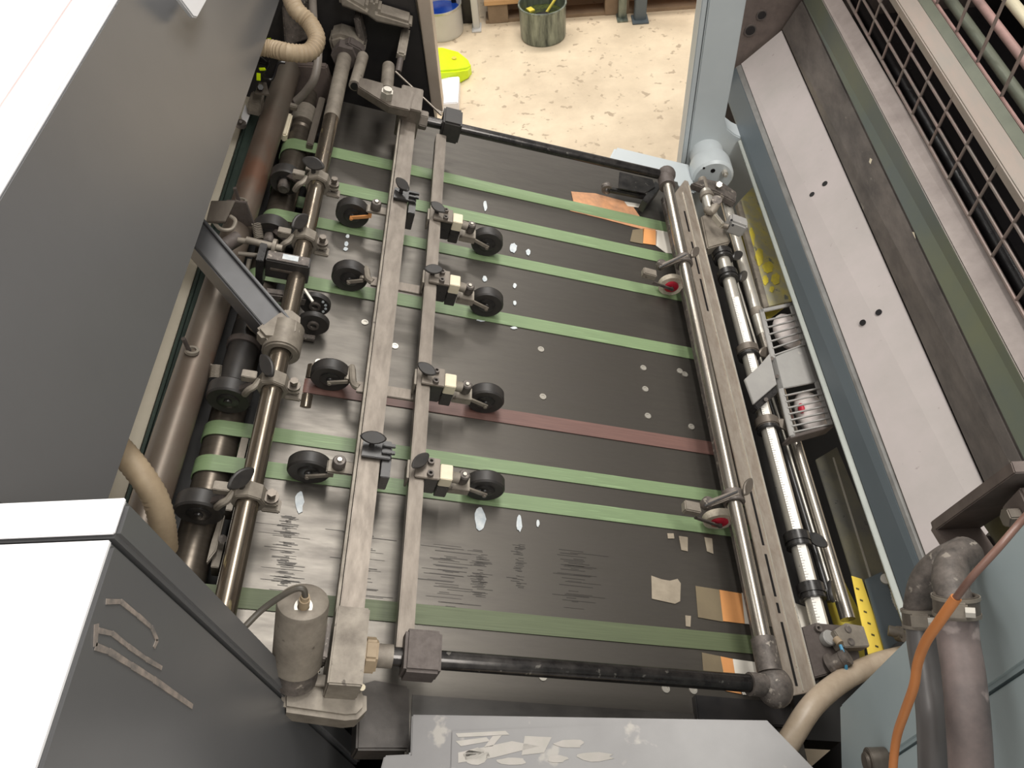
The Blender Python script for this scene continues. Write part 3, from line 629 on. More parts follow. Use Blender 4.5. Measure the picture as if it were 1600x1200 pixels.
# ------------------------------------------------------------------ castor wheels on the rails
def wheel(par, c, r=.033, wd=.022, hub=True):
    c = V(c); m = M().lathe(c, (0, 1, 0), [(r*.80, .001), (r*.93, 0), (r, .003), (r, wd-.003), (r*.93, wd), (r*.8, wd-.001)], 36)
    wl = part('wheel', m, rubber_m, par)
    part('hub', M().lathe(c, (0, -1, 0), [(r*.5, -.003), (r*.5, .0005), (r*.42, .0012), (r*.2, .0012), (r*.18, .004), (.002, .0045)], 24), blackplastic_m, wl)
    return wl
def castorA(b, lab, prot=50, bar=None, dark=True):
    o = V((.155, b, 0)); t = thing('castor_clamp', lab, 'castor', o, 'B', 'castor wheels clamped on the frame rails')
    L = lambda x, y, z: V((o.x+x, o.y+y, z))
    part('clamp_plate', M().bx(o.x-.008, o.x+.030, o.y-.027, o.y+.010, .0925, .0975), rail_m, t, bevel=.001)
    part('clamp_jaw', M().bx(o.x+.0085, o.x+.030, o.y-.024, o.y+.008, .046, .092), blackplastic_m, t, bevel=.0015)
    part('jaw_lip', M().bx(o.x-.020, o.x-.0165, o.y-.030, o.y+.002, .068, .096), dusty_m, t, bevel=.0006)
    for y in (.001, -.020):
        s = part('screw', M().ring(L(.015, y, .1005), (0, 0, 1), .0052, .0026, .006, 16), castgrey_m, t)
        part('socket', M().cyl(L(.015, y, .0978), L(.015, y, .0985), .0027, 6), inkblack_m, s)
    R = rz(prot) @ rot(24, 'X')
    part('thumb_paddle', M().leaf(L(-.003, -.006, .110), .036, .019, .005, R).cyl(L(-.003, -.006, .098), L(-.003, -.006, .109), .0045, 12), rubber_m, t)
    part('switch_block', M().bx(o.x+.0305, o.x+.0495, o.y-.0265, o.y+.0, .077, .1), cream_m, t, bevel=.001, label='cream square block')
    part('lower_block', M().bx(o.x+.0305, o.x+.0495, o.y-.0265, o.y+.0, .044, .0765), blackplastic_m, t, bevel=.001)
    part('stub', M().cyl(L(.050, -.011, .084), L(.062, -.011, .082), .009, 18), dusty_m, t)
    k = part('knob', M().lathe(L(.0715, -.004, .066), (0, 0, 1), [(.0085, 0), (.0092, .002), (.0092, .017), (.0075, .0195), (.0045, .0195), (.004, .0175)], 24), castgrey_m, t)
    part('knob_pin', M().cyl(L(.0715, -.004, .082), L(.0715, -.004, .087), .0032, 10), bright_m, k)
    part('bracket', M().bx(o.x+.052, o.x+.085, o.y-.019, o.y+.006, .058, .0625).bx(o.x+.052, o.x+.085, o.y-.019, o.y-.0165, .046, .058), dusty_m, t, bevel=.0008)
    part('axle_arm', M().beam(L(.076, -.0065, .050), L(.119, -.0065, .034), .0035, .0075, up=(0, 0, 1)).cyl(L(.116, -.010, .033), L(.116, 0, .033), .0035, 10), dusty_m, t, bevel=.0006)
    wheel(t, L(.116, 0, .0345))
    if bar:
        bb, wa, wb = bar
        part('long_bar', M().bx(.046, .150, bb-.011, bb+.011, .058, .063), rail_m, t, bevel=.001)
        part('bar_bracket', M().tube([(.05, bb, .06), (.040, bb+.008, .058), (.034, wb+.02, .052), (.03, wb-.004, .046)], .006, 8, 4), dusty_m, t)
        part('axle_arm', M().beam((.032, wb-.0065, .046), (wa-.003, wb-.0065, .034), .0035, .0075).cyl((wa, wb-.010, .034), (wa, wb, .034), .0035, 10), dusty_m, t, bevel=.0006)
        wheel(t, (wa, wb, .0345))
    return t
castorA(1.198, 'castor wheel assembly on the right rail farthest away, cream block smallest', -35)
castorA(1.026, 'second castor assembly from the far end, with a bar carrying a left wheel', 12, bar=(1.008, .007, 1.027))
castorA(.794, 'castor assembly beside the brown belt, with a bar carrying a left wheel', -28, bar=(.766, .002, .791))
castorA(.618, 'nearest castor assembly on the right rail, wheel above the large pale residue spot', 50)
def castorB(b, lab, prot, orange=False):
    o = V((.078, b, 0)); t = thing('rail_castor', lab, 'castor', o, 'B', 'castor wheels bolted left of the left rail')
    L = lambda x, y, z: V((o.x+x, o.y+y, z))
    part('mount_plate', M().bx(o.x-.060, o.x-.018, o.y-.010, o.y+.014, .058, .0625), dusty_m, t, bevel=.003)
    k = part('knob', M().lathe(L(-.043, .003, .0625), (0, 0, 1), [(.0095, 0), (.0102, .002), (.0102, .015), (.0085, .018), (.005, .018), (.0045, .016)], 24), castgrey_m, t)
    part('knob_pin', M().cyl(L(-.043, .003, .078), L(-.043, .003, .0835), .0034, 10), bright_m, k)
    part('axle_arm', M().beam(L(-.053, -.0065, .048), L(-.088, -.0065, .035), .0035, .0075).bx(o.x-.055, o.x-.048, o.y-.009, o.y+.004, .046, .058).cyl(L(-.086, -.010, .034), L(-.086, 0, .034), .0035, 10), orange_m if orange else dusty_m, t, bevel=.0006)
    wheel(t, L(-.085, 0, .0345))
    part('clip_plate', M().bx(o.x-.013, o.x+.030, o.y+.004, o.y+.036, .0945, .1), blackplastic_m, t, bevel=.001)
    for y in (.008, .020):
        part('clip_ridge', M().bx(o.x+.016, o.x+.036, o.y+y+.003, o.y+y+.009, .1003, .105), blackplastic_m, t, bevel=.0008)
    part('clip_leg', M().prism([L(.0185, .036, .094), L(.0185, -.024, .094), L(.0185, -.018, .045), L(.0185, .030, .045)], (.014, 0, 0)), blackplastic_m, t, bevel=.001)
    part('thumb_paddle', M().leaf(L(.0, .028, .116), .040, .020, .006, rz(prot) @ rot(30, 'X')).cyl(L(0, .024, .1), L(0, .027, .113), .004, 10), rubber_m, t)
castorB(1.201, 'rail castor wheel at the far end with orange stained axle arm', -50, True)
castorB(.609, 'rail castor wheel at the near end, above the small pale spot', 0)

# ------------------------------------------------------------------ shaft with clamps
sh = thing('clamp_shaft', 'oily polished steel shaft along the left end of the board', 'shaft', (-.081, 1.0, .07))
part('shaft_rod', M().cyl((-.080, .335, .09), (-.0815, 1.50, .09), .0155, 32), darkchrome_m, sh)
part('shaft_sleeve', M().cyl((-.0815, 1.42, .09), (-.082, 1.665, .09), .0162, 32), dusty_m, sh)
part('shaft_socket', M().ring((-.082, 1.668, .09), (0, 1, 0), .03, .0165, .03, 6), cast_m, sh)
def clampC(b, lab, woff, prot, hubfront=False, r=.034):
    o = V((-.0805, b, .09)); t = thing('shaft_clamp', lab, 'clamp', o, 'B', 'clamps with wheels on the polished shaft')
    L = lambda x, y, z: V((o.x+x, o.y+y, .09+z))
    part('clamp_ring', M().ring(L(0, 0, 0), (0, 1, 0), .0245, .0157, .024, 8), dusty_m, t, bevel=.0015)
    part('clamp_ear', M().bx(o.x+.018, o.x+.040, b-.010, b+.008, .085, .092).bx(o.x+.018, o.x+.044, b-.012, b+.008, .070, .077), dusty_m, t, bevel=.0015)
    s = part('clamp_screw', M().cyl(L(.030, 0, -.02), L(.030, 0, .012), .0042, 12), castgrey_m, t)
    part('screw_head', M().cyl(L(.030, 0, .012), L(.030, 0, .019), .0065, 6).ring(L(.030, 0, .005), (0, 0, 1), .0105, .0043, .004, 16), rail_m, s)
    part('thumb_paddle', M().leaf(L(-.012, .004, .040), .044, .024, .006, rz(prot) @ rot(52, 'X')).cyl(L(-.010, .002, .02), L(-.012, .004, .036), .0045, 12), rubber_m, t)
    part('side_block', M().bx(o.x-.048, o.x-.026, b-.002, b+.012, .088, .102), dusty_m, t, bevel=.001)
    part('fork', M().tube([L(-.020, 0, .008), L(-.026, -.010, .002), L(-.034, -.014, -.004), L(-.040, -.012, -.02)], .0055, 8, 4), dusty_m, t, bevel=0)
    wc = L(-.066, woff, -.053+(r-.034)); 
    part('wheel_arm', M().beam(L(-.030, -.004, -.004), L(-.064, woff+.012, -.045), .008, .010, up=(0, 1, 0)), cast_m, t, bevel=.001)
    wl = wheel(t, wc, r, .026)
    if hubfront:
        part('hub_barrel', M().lathe(wc, (0, -1, 0), [(.012, 0), (.012, .018), (.009, .021), (.003, .021)], 20), castgrey_m, wl)
clampC(1.212, 'farthest shaft clamp, its wheel with a stub barrel, beside the pipe', .045, -15, True, .031)
clampC(1.048, 'shaft clamp just above the sensor box, with the spring beside its wheel', .048, 60, True, .035)
clampC(.724, 'shaft clamp between the cast hub and the green belts', -.008, -58)
clampC(.529, 'nearest shaft clamp, its wheel beside the dusty hose end', -.010, 52)

# sensor box and its double discs
sb = thing('sensor_box', 'dark rectangular sensor box with worn label beside the shaft', 'sensor', (-.097, .96, .08))
part('box_body', M().bx(-.134, -.062, .955, .979, .078, .12), rubber_m, sb, bevel=.0015)
part('box_top', M().bx(-.132, -.064, .957, .977, .1203, .1215), castgrey_m, sb, bevel=.0005)
part('worn_label', M().bx(-.108, -.082, .962, .974, .1216, .1221), chip_m, sb)
part('slide_groove', M().bx(-.126, -.075, .953, .955, .098, .104), rail_m, sb, bevel=.0009)
part('box_bracket', M().bx(-.148, -.136, .945, .995, .05, .125), blackplastic_m, sb, bevel=.001)
part('adjust_screw', M().cyl((-.172, .992, .12), (-.112, .988, .12), .006, 14).cyl((-.128, .9895, .12), (-.122, .989, .12), .013, 18), dusty_m, sb)
part('lower_arm', M().beam((-.13, .93, .062), (-.06, .945, .05), .016, .02), castgrey_m, sb, bevel=.003)
part('white_tie', M().beam((-.066, .946, .075), (-.048, .925, .07), .004, .004), paper_m, sb)
for nm, b0, a0, h0, lb in (('disc', .938, -.044, .045, 'upper double detector disc with a row of pale dots'), ('disc', .904, -.041, .033, 'lower double detector disc without dots')):
    t = thing('detector_disc', lb, 'disc', (a0, b0, h0), 'B')
    part('disc_rim', M().lathe((a0, b0, h0), (0, 1, 0), [(.021, .001), (.0255, 0), (.027, .002), (.027, .009), (.025, .011)], 36), rubber_m, t)
    part('disc_hub', M().ring((a0, b0-.001, h0), (0, 1, 0), .010, .006, .004, 20), castgrey_m, t)
    if lb.startswith('upper'):
        for k in range(4):
            th = math.radians(48-28*k); c = V((a0+.019*math.cos(th), b0-.0004, h0+.019*math.sin(th)))
            part('pale_dot', M().cyl(c, c+V((0, .002, 0)), .0024, 10), chip_m, t)
    else:
        part('foot_bracket', M().bx(a0-.016, a0+.006, b0-.014, b0-.004, .004, .012), castgrey_m, t, bevel=.001)

# support arm and cast hub
sa = thing('support_arm', 'charcoal angle arm running from the hood to a dusty cast hub on the shaft', 'arm', (-.16, .87, .08))
e0 = BD(324, 382, .125); e1 = BD(436, 512, .105)
dv = (e1-e0).normalized(); e00 = e0-dv*.06
part('arm_flange', M().beam(e00, e1, .040, .008), charcoal_m, sa, bevel=.001)
nv = V((0, 0, 1)).cross(dv).normalized()
part('arm_web', M().beam(e00-nv*.019-V((0, 0, .018)), e1-nv*.019-V((0, 0, .018)), .006, .036), charcoal_m, sa, bevel=.001)
part('arm_web', M().beam(e00+nv*.019+V((0, 0, .006)), e1+nv*.019+V((0, 0, .006)), .005, .010), charcoal_m, sa, bevel=.001)
part('cast_hub', M().ring((-.080, .812, .09), (0, 1, 0), .030, .0158, .056, 28), dusty_m, sa, bevel=.003)
part('hub_web', M().prism([BD(x, y, .116) for x, y in ((398, 512), (432, 486), (452, 478), (470, 492), (468, 520), (440, 530), (412, 528))], (0, 0, -.03)), dusty_m, sa, bevel=.006)
# small things on the left
hb = thing('dusty_box_bracket', 'dusty brown bent bracket with coiled wire under the charcoal hood edge', 'bracket', (-.2, 1.08, .05))
part('bent_plate', M().prism([BD(x, y, .10) for x, y in ((330, 313), (368, 313), (352, 346), (322, 345))], (0, 0, -.006)), rail_m, hb, bevel=.001)
part('bent_side', M().beam(BD(369, 314, .09), BD(384, 352, .04), .006, .04), cast_m, hb, bevel=.001)
part('wire_loop', M().tube([BD(x, y, .09) for x, y in ((333, 345), (345, 358), (362, 358), (368, 345), (360, 338))], .0035, 8), dusty_m, hb)
part('pivot_tube', M().cyl(BD(350, 385, .08), BD(372, 372, .08), .013, 18), cast_m, hb)
pv = thing('pivot_rod', 'thin dusty rod with collars left of the sensor box', 'rod', (-.18, .99, .1))
part('rod', M().cyl(BD(372, 375, .115), BD(408, 380, .12), .005, 14), dusty_m, pv)
part('rod', M().cyl(BD(372, 396, .09), BD(402, 399, .09), .004, 12), dusty_m, pv)
part('rod', M().cyl(BD(390, 405, .07), BD(385, 428, .05), .004, 12), dusty_m, pv)
def spring(x, y, h, x1, y1, h1, r, lab, turns=9):
    p0 = BD(x, y, h); p1 = BD(x1, y1, h1); ax = p1-p0; a, b = M().frame(ax); pts = []
    for i in range(turns*8+1):
        th = 2*math.pi*i/8; pts.append(p0+ax*(i/(turns*8))+(a*math.cos(th)+b*math.sin(th))*r)
    solo('coil_spring', M().tube(pts, .0011, 6, 1), dusty_m, lab, 'spring')
spring(401, 350, .06, 405, 374, .05, .008, 'small coil spring between the rusty pipe and the upper shaft wheel')
spring(338, 570, .05, 336, 590, .04, .008, 'small coil spring above the wheel of the middle shaft clamp')
jb = thing('drive_barrel', 'short dark motor barrel with a ribbed collar left of the cast hub', 'motor', (-.15, .84, 0))
part('barrel', M().cyl((-.15, .76, .004), (-.148, .90, .004), .025, 28), rubber_m, jb)
part('collar', M().ring((-.149, .855, .004), (0, 1, 0), .028, .025, .012), cast_m, jb)
part('elbow', M().tube([(-.140, .875, .03), (-.125, .885, .045), (-.118, .87, .05)], .012, 12), dusty_m, jb)
lb_ = thing('linkage_lever', 'dusty lever plate with screws hanging at the near end of the roller', 'lever', (-.12, .5, 0))
part('lever', M().prism([BD(x, y, .02) for x, y in ((345, 800), (352, 803), (338, 860), (322, 880), (330, 846))], (0, 0, -.012)), dusty_m, lb_, bevel=.002)
part('screw', M().cyl(BD(348, 842, .012), BD(348, 842, .024), .006, 12), castgrey_m, lb_)
# hoses at the left
solo('corrugated_hose', M().tube([BD(x, y, h) for x, y, h in ((450, -16, .30), (462, 14, .30), (484, 36, .29), (495, 62, .28), (482, 82, .27), (452, 82, .27), (424, 76, .26), (395, 72, .26))], .0165, 16, 10, ridge=(.0035, .9)), hose_m, 'dusty ribbed hose curling at the top above the rusty pipe', 'hose', o=BD(484, 60, .27))
solo('corrugated_hose', M().tube([BD(x, y, h) for x, y, h in ((176, 690, .18), (200, 716, .18), (226, 750, .17), (244, 782, .15), (254, 820, .12), (258, 860, .08))], .0165, 16, 10, ridge=(.0035, .94)), hose_m, 'dusty ribbed hose between charcoal hood and cabinet', 'hose', o=BD(240, 780, .1))
solo('grey_tube', M().tube([BD(x, y, h) for x, y, h in ((488, -20, .2), (490, 30, .2), (497, 80, .19), (492, 120, .16), (478, 143, .12), (463, 158, .09))], .0085, 12), greyhose_m, 'smooth grey tube bending down beside the ribbed hose', 'tube', o=BD(492, 100, .15))
cl = thing('cable_clutter', 'black cable clip with neon yellow tags at the hood edge', 'cable', BD(405, 110, .1))
part('black_cable', M().tube([BD(x, y, .12) for x, y in ((408, 88), (420, 100), (412, 118), (425, 124), (434, 100), (445, 98))], .003, 8), inkblack_m, cl)
part('clip_body', M().box(BD(412, 100, .11), (.02, .03, .02)), inkblack_m, cl, bevel=.003)
part('neon_tag', M().box(BD(404, 120, .12), (.008, .022, .003), rz(10)), neon_m, cl)
part('neon_tag', M().box(BD(410, 108, .125), (.012, .006, .003), rz(30)), neon_m, cl)
part('neon_tag', M().box(BD(421, 62, .10), (.008, .008, .003), rz(30)), neon_m, cl)
part('clip_plate', M().prism([BD(x, y, .10) for x, y in ((398, 145), (404, 128), (416, 128), (421, 148))], (0, 0, -.004)), rail_m, cl, bevel=.001)
part('screw', M().cyl(BD(407, 138, .10), BD(407, 136, .112), .006, 6), inkblack_m, cl)
wp = thing('white_tag_plate', 'small white plate with a bolt at the green rail top end', 'plate', BD(384, 175, .02))
part('plate', M().prism([BD(x, y, .03) for x, y in ((383, 163), (391, 178), (384, 196), (377, 182))], (0, 0, -.003)), white_m, wp)
part('rail_cap', M().box(BD(400, 162, .05), (.026, .045, .03)), dusty_m, wp, bevel=.003)
part('ring_bolt', M().ring(BD(376, 194, .04), (0, 0, 1), .011, .005, .008).cyl(BD(376, 194, .04), BD(376, 190, .055), .003, 8), castgrey_m, wp)
mt_ = thing('roller_end_support', 'pale bearing arm and dusty bars at the far end of the roller', 'bearing', (-.12, 1.55, 0))
part('bar', M().beam((-.120, 1.42, .0), (-.117, 1.60, .0), .014, .03), rail_m, mt_, bevel=.002)
part('bar', M().beam((-.176, 1.44, .0), (-.176, 1.52, .0), .012, .02), cream_m, mt_, bevel=.003)
part('clip', M().box((-.178, 1.53, .02), (.03, .014, .012)), dusty_m, mt_, bevel=.002)

# motor at the near corner
mo = thing('round_motor', 'dusty pale cylindrical motor with cable at the near left board corner', 'motor', BD(466, 1040, .06))
t0 = BD(474, 938, .19); t1 = BD(464, 1034, .095); ax = (t1-t0).normalized()
part('motor_can', M().lathe(t0, ax, [(.024, -.001), (.0295, .002), (.0305, .006), (.0305, (t1-t0).length)], 36), dusty_m, mo)
part('motor_base', M().cyl(t1, t1+ax*.03, .0272, 32), castgrey_m, mo)
cpt = BD(476, 945, .215)
part('connector_seat', M().ring(BD(474, 948, .196), (0, -.35, 1), .0105, .007, .006), bright_m, mo)
part('connector', M().cyl(BD(474, 950, .192), BD(476, 936, .212), .0065, 16).cyl(BD(476, 937, .211), BD(477, 931, .218), .005, 14), hose_m, mo)
part('cable', M().tube([BD(x, y, h) for x, y, h in ((477, 932, .218), (474, 921, .225), (460, 921, .224), (436, 934, .215), (408, 954, .205), (384, 978, .2))], .0036, 10), blacktube_m, mo)
gb = thing('motor_gearbox', 'grey cast gearbox under the round motor', 'gearbox', BD(520, 1090, .02))
part('gear_plate', M().prism([BD(x, y, .075) for x, y in ((440, 1048), (552, 1058), (552, 1076), (440, 1066))], (0, 0, -.012)), dusty_m, gb, bevel=.001)
part('gear_case', M().prism([BD(x, y, .066) for x, y in ((440, 1060), (548, 1072), (574, 1078), (574, 1108), (560, 1122), (540, 1124), (440, 1110))], (0, 0, -.05)), dusty_m, gb, bevel=.006)
for x, y in ((494, 1047), (566, 1074)):
    part('bolt', M().cyl(BD(x, y, .06), BD(x, y, .085), .0042, 10), cream_m, gb)

# ================================================================== RIGHT MECHANISM (board axes)
def ip(tab, y):
    for (x0, y0), (x1, y1) in zip(tab, tab[1:]):
        if y <= y1 or (x1, y1) == tab[-1]: return x0+(x1-x0)*(y-y0)/(y1-y0)
fs = thing('front_guide_plate', 'long pale slotted steel plate along the right end of the board', 'plate', (.78, .9, .04))
HP = .05
Lf = lambda y: BD(1072+(y-380)*.2269, y, HP); Rf = lambda y: BD(1100+(y-380)*.2521, y, HP); Mf = lambda y: BD(1084+(y-380)*.2395, y, HP)
a, b, c_, d = Lf(302), Lf(1088), Rf(1080), Rf(283)
part('plate', M().prism([a, b, c_, d, BD(1070, 281, HP)], (0, 0, -.004)), slot_m, fs, bevel=.0008)
part('plate_rib', M().beam(Rf(290)+V((-.0015, 0, -.004)), Rf(1078)+V((-.0015, 0, -.004)), .003, .012), bright_m, fs, bevel=.0005)
part('plate_rib', M().beam(Mf(300)+V((0.003, 0, .001)), Mf(1080)+V((0.003, 0, .001)), .002, .003), bright_m, fs, bevel=.0005)
for ya, yb in ((330, 362), (378, 428), (436, 486), (767, 852), (866, 932), (942, 958), (972, 1072)):
    pa = Lf(ya).lerp(Mf(ya), .75); pb = Lf(yb).lerp(Mf(yb), .75); m = M().beam(pa+V((0, 0, .0002)), pb+V((0, 0, .0002)), .0042, .0012)
    part('slot_inlay', m, inkblack_m, fs)  # no opening cut: black inlay paints the dark inside of a slot
part('back_channel', M().prism([Lf(300)+V((-.022, 0, -.02)), Lf(1085)+V((-.022, 0, -.02)), Lf(1085)+V((-.002, 0, -.02)), Lf(300)+V((-.002, 0, -.02))], (0, 0, -.012)), castgrey_m, fs, bevel=.001)

tubeT = [(1100, 290), (1155, 525), (1204, 700), (1265, 925), (1290, 1010)]
TP = lambda y, h=.03: BD(ip(tubeT, y), y, h)
sc = thing('scale_tube', 'bright tube with a white ruler scale running along the right end', 'shaft', (.82, .9, .02))
ta, tbb = TP(300), TP(1000); tdir = (tbb-ta).normalized()
part('tube_body', M().cyl(ta, tbb, .0145, 28), bright_m, sc)
part('tube_end', M().cyl(ta-tdir*.05, ta+tdir*.005, .011, 20).ring(ta+tdir*.02, tdir, .018, .0145, .012), dusty_m, sc)
nn = V((-.42, 0, 1)).normalized(); nn = (nn-tdir*nn.dot(tdir)).normalized(); sd = tdir.cross(nn)
def onT(y, q): 
    p = TP(y); t = (p-ta).dot(tdir); return ta+tdir*t+nn*q
ra, rb = onT(470, .0145), onT(995, .0145)
part('ruler', M().beam(ra, rb, .0145, .0022, up=nn), scale_m, sc, label='white printed ruler strip')
m = M(); Ln = (rb-ra).length; n = int(Ln/.005)
for i in range(n):
    p = ra+tdir*(i*.005+.002)+nn*.0012; wd = .0065 if i % 5 == 0 else .004
    m.box(p+sd*(.0072-wd/2), (wd, .0007, .0004), Matrix((sd, tdir, nn)).transposed())
part('ruler_ticks', m, tick_m, sc, smooth=False, kind='stuff')
dr = solo('slide_bar', M().cyl(BD(1112, 330, .0), BD(1297, 940, .0), .0065, 16), blackplastic_m, 'black thin bar between the ruler tube and the plain rod', 'bar')
solo('slide_bar', M().cyl(BD(1118, 330, .005), BD(1304, 940, .005), .003, 12), bright_m, 'thin bright bar beside the black bar in the right mechanism', 'bar')
r2 = thing('plain_rod', 'plain shiny rod on the far side of the ruler tube', 'rod', (.88, .9, 0))
rodT = [(1131, 305), (1192, 525), (1243, 700), (1312, 925), (1328, 980)]
part('rod', M().cyl(BD(1129, 298, .005), BD(1192, 525, .005), .0135, 28), bright_m, r2)
part('rod', M().cyl(BD(1192, 525, .005), BD(1325, 968, .005), .0128, 28), chrome_m, r2)
part('sleeve', M().ring(BD(1183, 490, .005), (BD(1192, 525, 0)-BD(1131, 305, 0)), .0155, .0136, .02), dusty_m, r2)
def collar(y, lab, mat, wing):
    p = TP(y); p = ta+tdir*((p-ta).dot(tdir)); t = thing('shaft_collar', lab, 'collar', p, 'B', 'wing screw collars on the ruler tube')
    part('ring', M().ring(p, tdir, .0235, .0148, .020, 24), mat, t, bevel=.002)
    part('black_ring', M().ring(p+tdir*.014, tdir, .0225, .0148, .008, 24), blackplastic_m, t, bevel=.001)
    q = p+V((.028, -.002, .004)); part('wing_stem', M().cyl(p+V((.018, 0, .0)), q, .006, 10), mat, t)
    part('wing', M().leaf(q+V((.006, .0, .006)), .042, .022, .007, rz(wing) @ rot(35, 'X')), mat, t)
collar(398, 'black collar directly below the valve fitting on the ruler tube', blackplastic_m, 40)
collar(430, 'second black collar from the far end with curled wing', blackplastic_m, 55)
collar(548, 'grey collar just above the grey fan bracket', rail_m, 30)
collar(662, 'grey collar just below the grey fan bracket', rail_m, -20)
collar(842, 'black collar with a leaf shaped wing below the middle of the tube', blackplastic_m, -30)
collar(922, 'black collar nearest the valve blocks, round wing upright', blackplastic_m, 80)

# fan bracket with two slatted openings
fb = thing('fan_bracket', 'grey bracket with two slatted openings over pale filter bags', 'bracket', (.93, 1.0, 0))
HF = .055
fl = lambda y: BD(1187+(y-483)*.241, y, HF); fr = lambda y: BD(1238+(y-472)*.337, y, HF)
def quad(ya, yb, yc, yd, th, s0=0., s1=1.):    # far left y, near left y, near right y, far right y
    A_, B2, C2, D2 = fl(ya), fl(yb), fr(yc), fr(yd)
    return [A_.lerp(D2, s0), B2.lerp(C2, s0), B2.lerp(C2, s1), A_.lerp(D2, s1)]
part('face_plate', M().prism(quad(560, 608, 596, 534, 0), (0, 0, -.005)), lightgrey_m, fb, bevel=.001)
part('side_rail', M().prism(quad(483, 684, 664, 472, 0, 0, .12), (0, 0, -.005)), lightgrey_m, fb, bevel=.001)
part('side_rail', M().prism(quad(483, 684, 664, 472, 0, .9, 1), (0, 0, -.005)), lightgrey_m, fb, bevel=.001)
part('end_rail', M().prism(quad(483, 488, 477, 472, 0), (0, 0, -.004)), lightgrey_m, fb, bevel=.0008)
part('end_rail', M().prism(quad(680, 685, 666, 661, 0), (0, 0, -.03)), cast_m, fb, bevel=.0008)
ysl = [(502+11*k, 490+9.5*k) for k in range(6)]+[(620+9.5*k, 606+9.3*k) for k in range(7)]
for yl, yr in ysl:
    part('slat', M().beam(fl(yl).lerp(fr(yr), .08), fl(yl).lerp(fr(yr), .95), .0028, .004), lightgrey_m, fb)
part('flange', M().prism([BD(x, y, .062) for x, y in ((1164, 592), (1186, 572), (1203, 552), (1214, 600), (1178, 631))], (0, 0, -.006)), lightgrey_m, fb, bevel=.001)
part('flange_side', M().prism([BD(x, y, .055) for x, y in ((1178, 632), (1214, 601), (1216, 612), (1184, 640))], (0, 0, -.02)), blackplastic_m, fb, bevel=.002)
for x, y in ((1206, 560), (1214, 588), (1197, 624)):
    part('screw', M().cyl(BD(x, y, .056), BD(x, y, .060), .0042, 12), castgrey_m, fb)
for (x, y, w_, l_, lab) in ((1230, 518, .033, .05, 'pale rounded filter bag under the far slatted opening'), (1266, 645, .034, .055, 'pale rounded filter bag under the near slatted opening, pink marked')):
    p = BD(x, y, .012); solo('filter_bag', M().ell(p, (w_, l_, .024)), bag_m, lab, 'bag', group=None)
p = BD(1252, 638, .028); solo('pink_tag', M().ell(p, (.006, .012, .008)), red_m, 'small pink red tag on the near filter bag', 'tag')

# powder covered plates right of the rods
pp = thing('powdered_plate', 'clear plate dusted with yellow powder near the far end of the rods', 'plate', BD(1200, 400, .0))
Q = [BD(x, y, .0) for x, y in ((1152, 318), (1184, 283), (1246, 468), (1196, 480))]
part('plate', M().prism(Q, (0, 0, -.004)), dusty_clear_m, pp, bevel=.001)
part('plate_fold', M().prism([BD(x, y, .001) for x, y in ((1152, 318), (1158, 312), (1202, 478), (1194, 481))], (0, 0, -.012)), dusty_m, pp, bevel=.001)
for k, (c_, rx, ry) in enumerate((((1174, 372), 6, 16), ((1186, 402), 8, 14), ((1200, 418), 9, 10), ((1212, 436), 8, 9), ((1196, 438), 5, 8), ((1206, 452), 4, 5))):
    part('yellow_powder', M().prism([BD(x, y, .0004+k*.0001) for x, y in blob(c_, rx, ry, 40+k, 18)], (0, 0, .0005)), yellow_m, pp, smooth=False)
p2 = thing('smoky_plate', 'smoky worn clear plate at the near end between rods and slate beam', 'plate', BD(1330, 830, 0))
Q = [BD(x, y, .0) for x, y in ((1275, 718), (1308, 698), (1384, 880), (1408, 985), (1372, 1025), (1345, 940))]
part('plate', M().prism(Q, (0, 0, -.004)), dusty_dark_m, p2, bevel=.001)
part('bend_line', M().beam(BD(1302, 715, .001), BD(1372, 940, .001), .003, .002), bright_m, p2)
yt = thing('yellow_tape_strip', 'yellow dashed warning tape strip beside the valve blocks', 'tape', BD(1350, 970, 0))
part('tape', M().prism([BD(x, y, .004) for x, y in ((1330, 900), (1346, 905), (1386, 1022), (1358, 1032))], (0, 0, .001)), yellowtape_m, yt)
for k in range(6):
    x, y = 1340+k*6, 920+k*18; part('dash', M().box(BD(x, y, .0055), (.006, .003, .0006), rz(-15)), olivein_m, yt)
solo('powder_tray', M().prism([BD(x, y, -.04) for x, y in ((1150, 340), (1176, 330), (1200, 400), (1226, 480), (1200, 500), (1166, 420))], (0, 0, -.003)), yellow_m, 'yellow powdered tray seen between the rods at the far end', 'tray')
solo('powder_tray', M().prism([BD(x, y, -.04) for x, y in ((1278, 880), (1300, 870), (1345, 960), (1352, 1030), (1320, 1030), (1296, 950))], (0, 0, -.003)), yellow_m, 'yellow powdered tray seen between the rods at the near end', 'tray')
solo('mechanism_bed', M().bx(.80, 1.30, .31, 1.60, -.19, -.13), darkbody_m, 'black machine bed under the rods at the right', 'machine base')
solo('step_gap_box', M().bx(.10, .745, -.2, .30, FLZ, -.29), darkbody_m, 'black box added to darken the gap under the grey cover by the tan hose', 'machine base', sp='W', bevel=.004)  # added black box hides the pale floor so this gap stays dark
sb2 = thing('near_slate_plate', 'slate plate with chain beside the yellow tape', 'plate', BD(1395, 960, 0))
part('plate', M().prism([BD(x, y, .012) for x, y in ((1352, 905), (1378, 893), (1420, 990), (1384, 1018))], (0, 0, -.004)), bluedark_m, sb2, bevel=.001)
part('chain', M().tube([BD(x, y, .03) for x, y in ((1386, 904), (1392, 920), (1396, 940), (1408, 962))], .0022, 8, 6, ridge=(.003, .5)), bright_m, sb2)
part('chain_disc', M().cyl(BD(1384, 906, .03), BD(1384, 904, .036), .009, 16), bright_m, sb2)
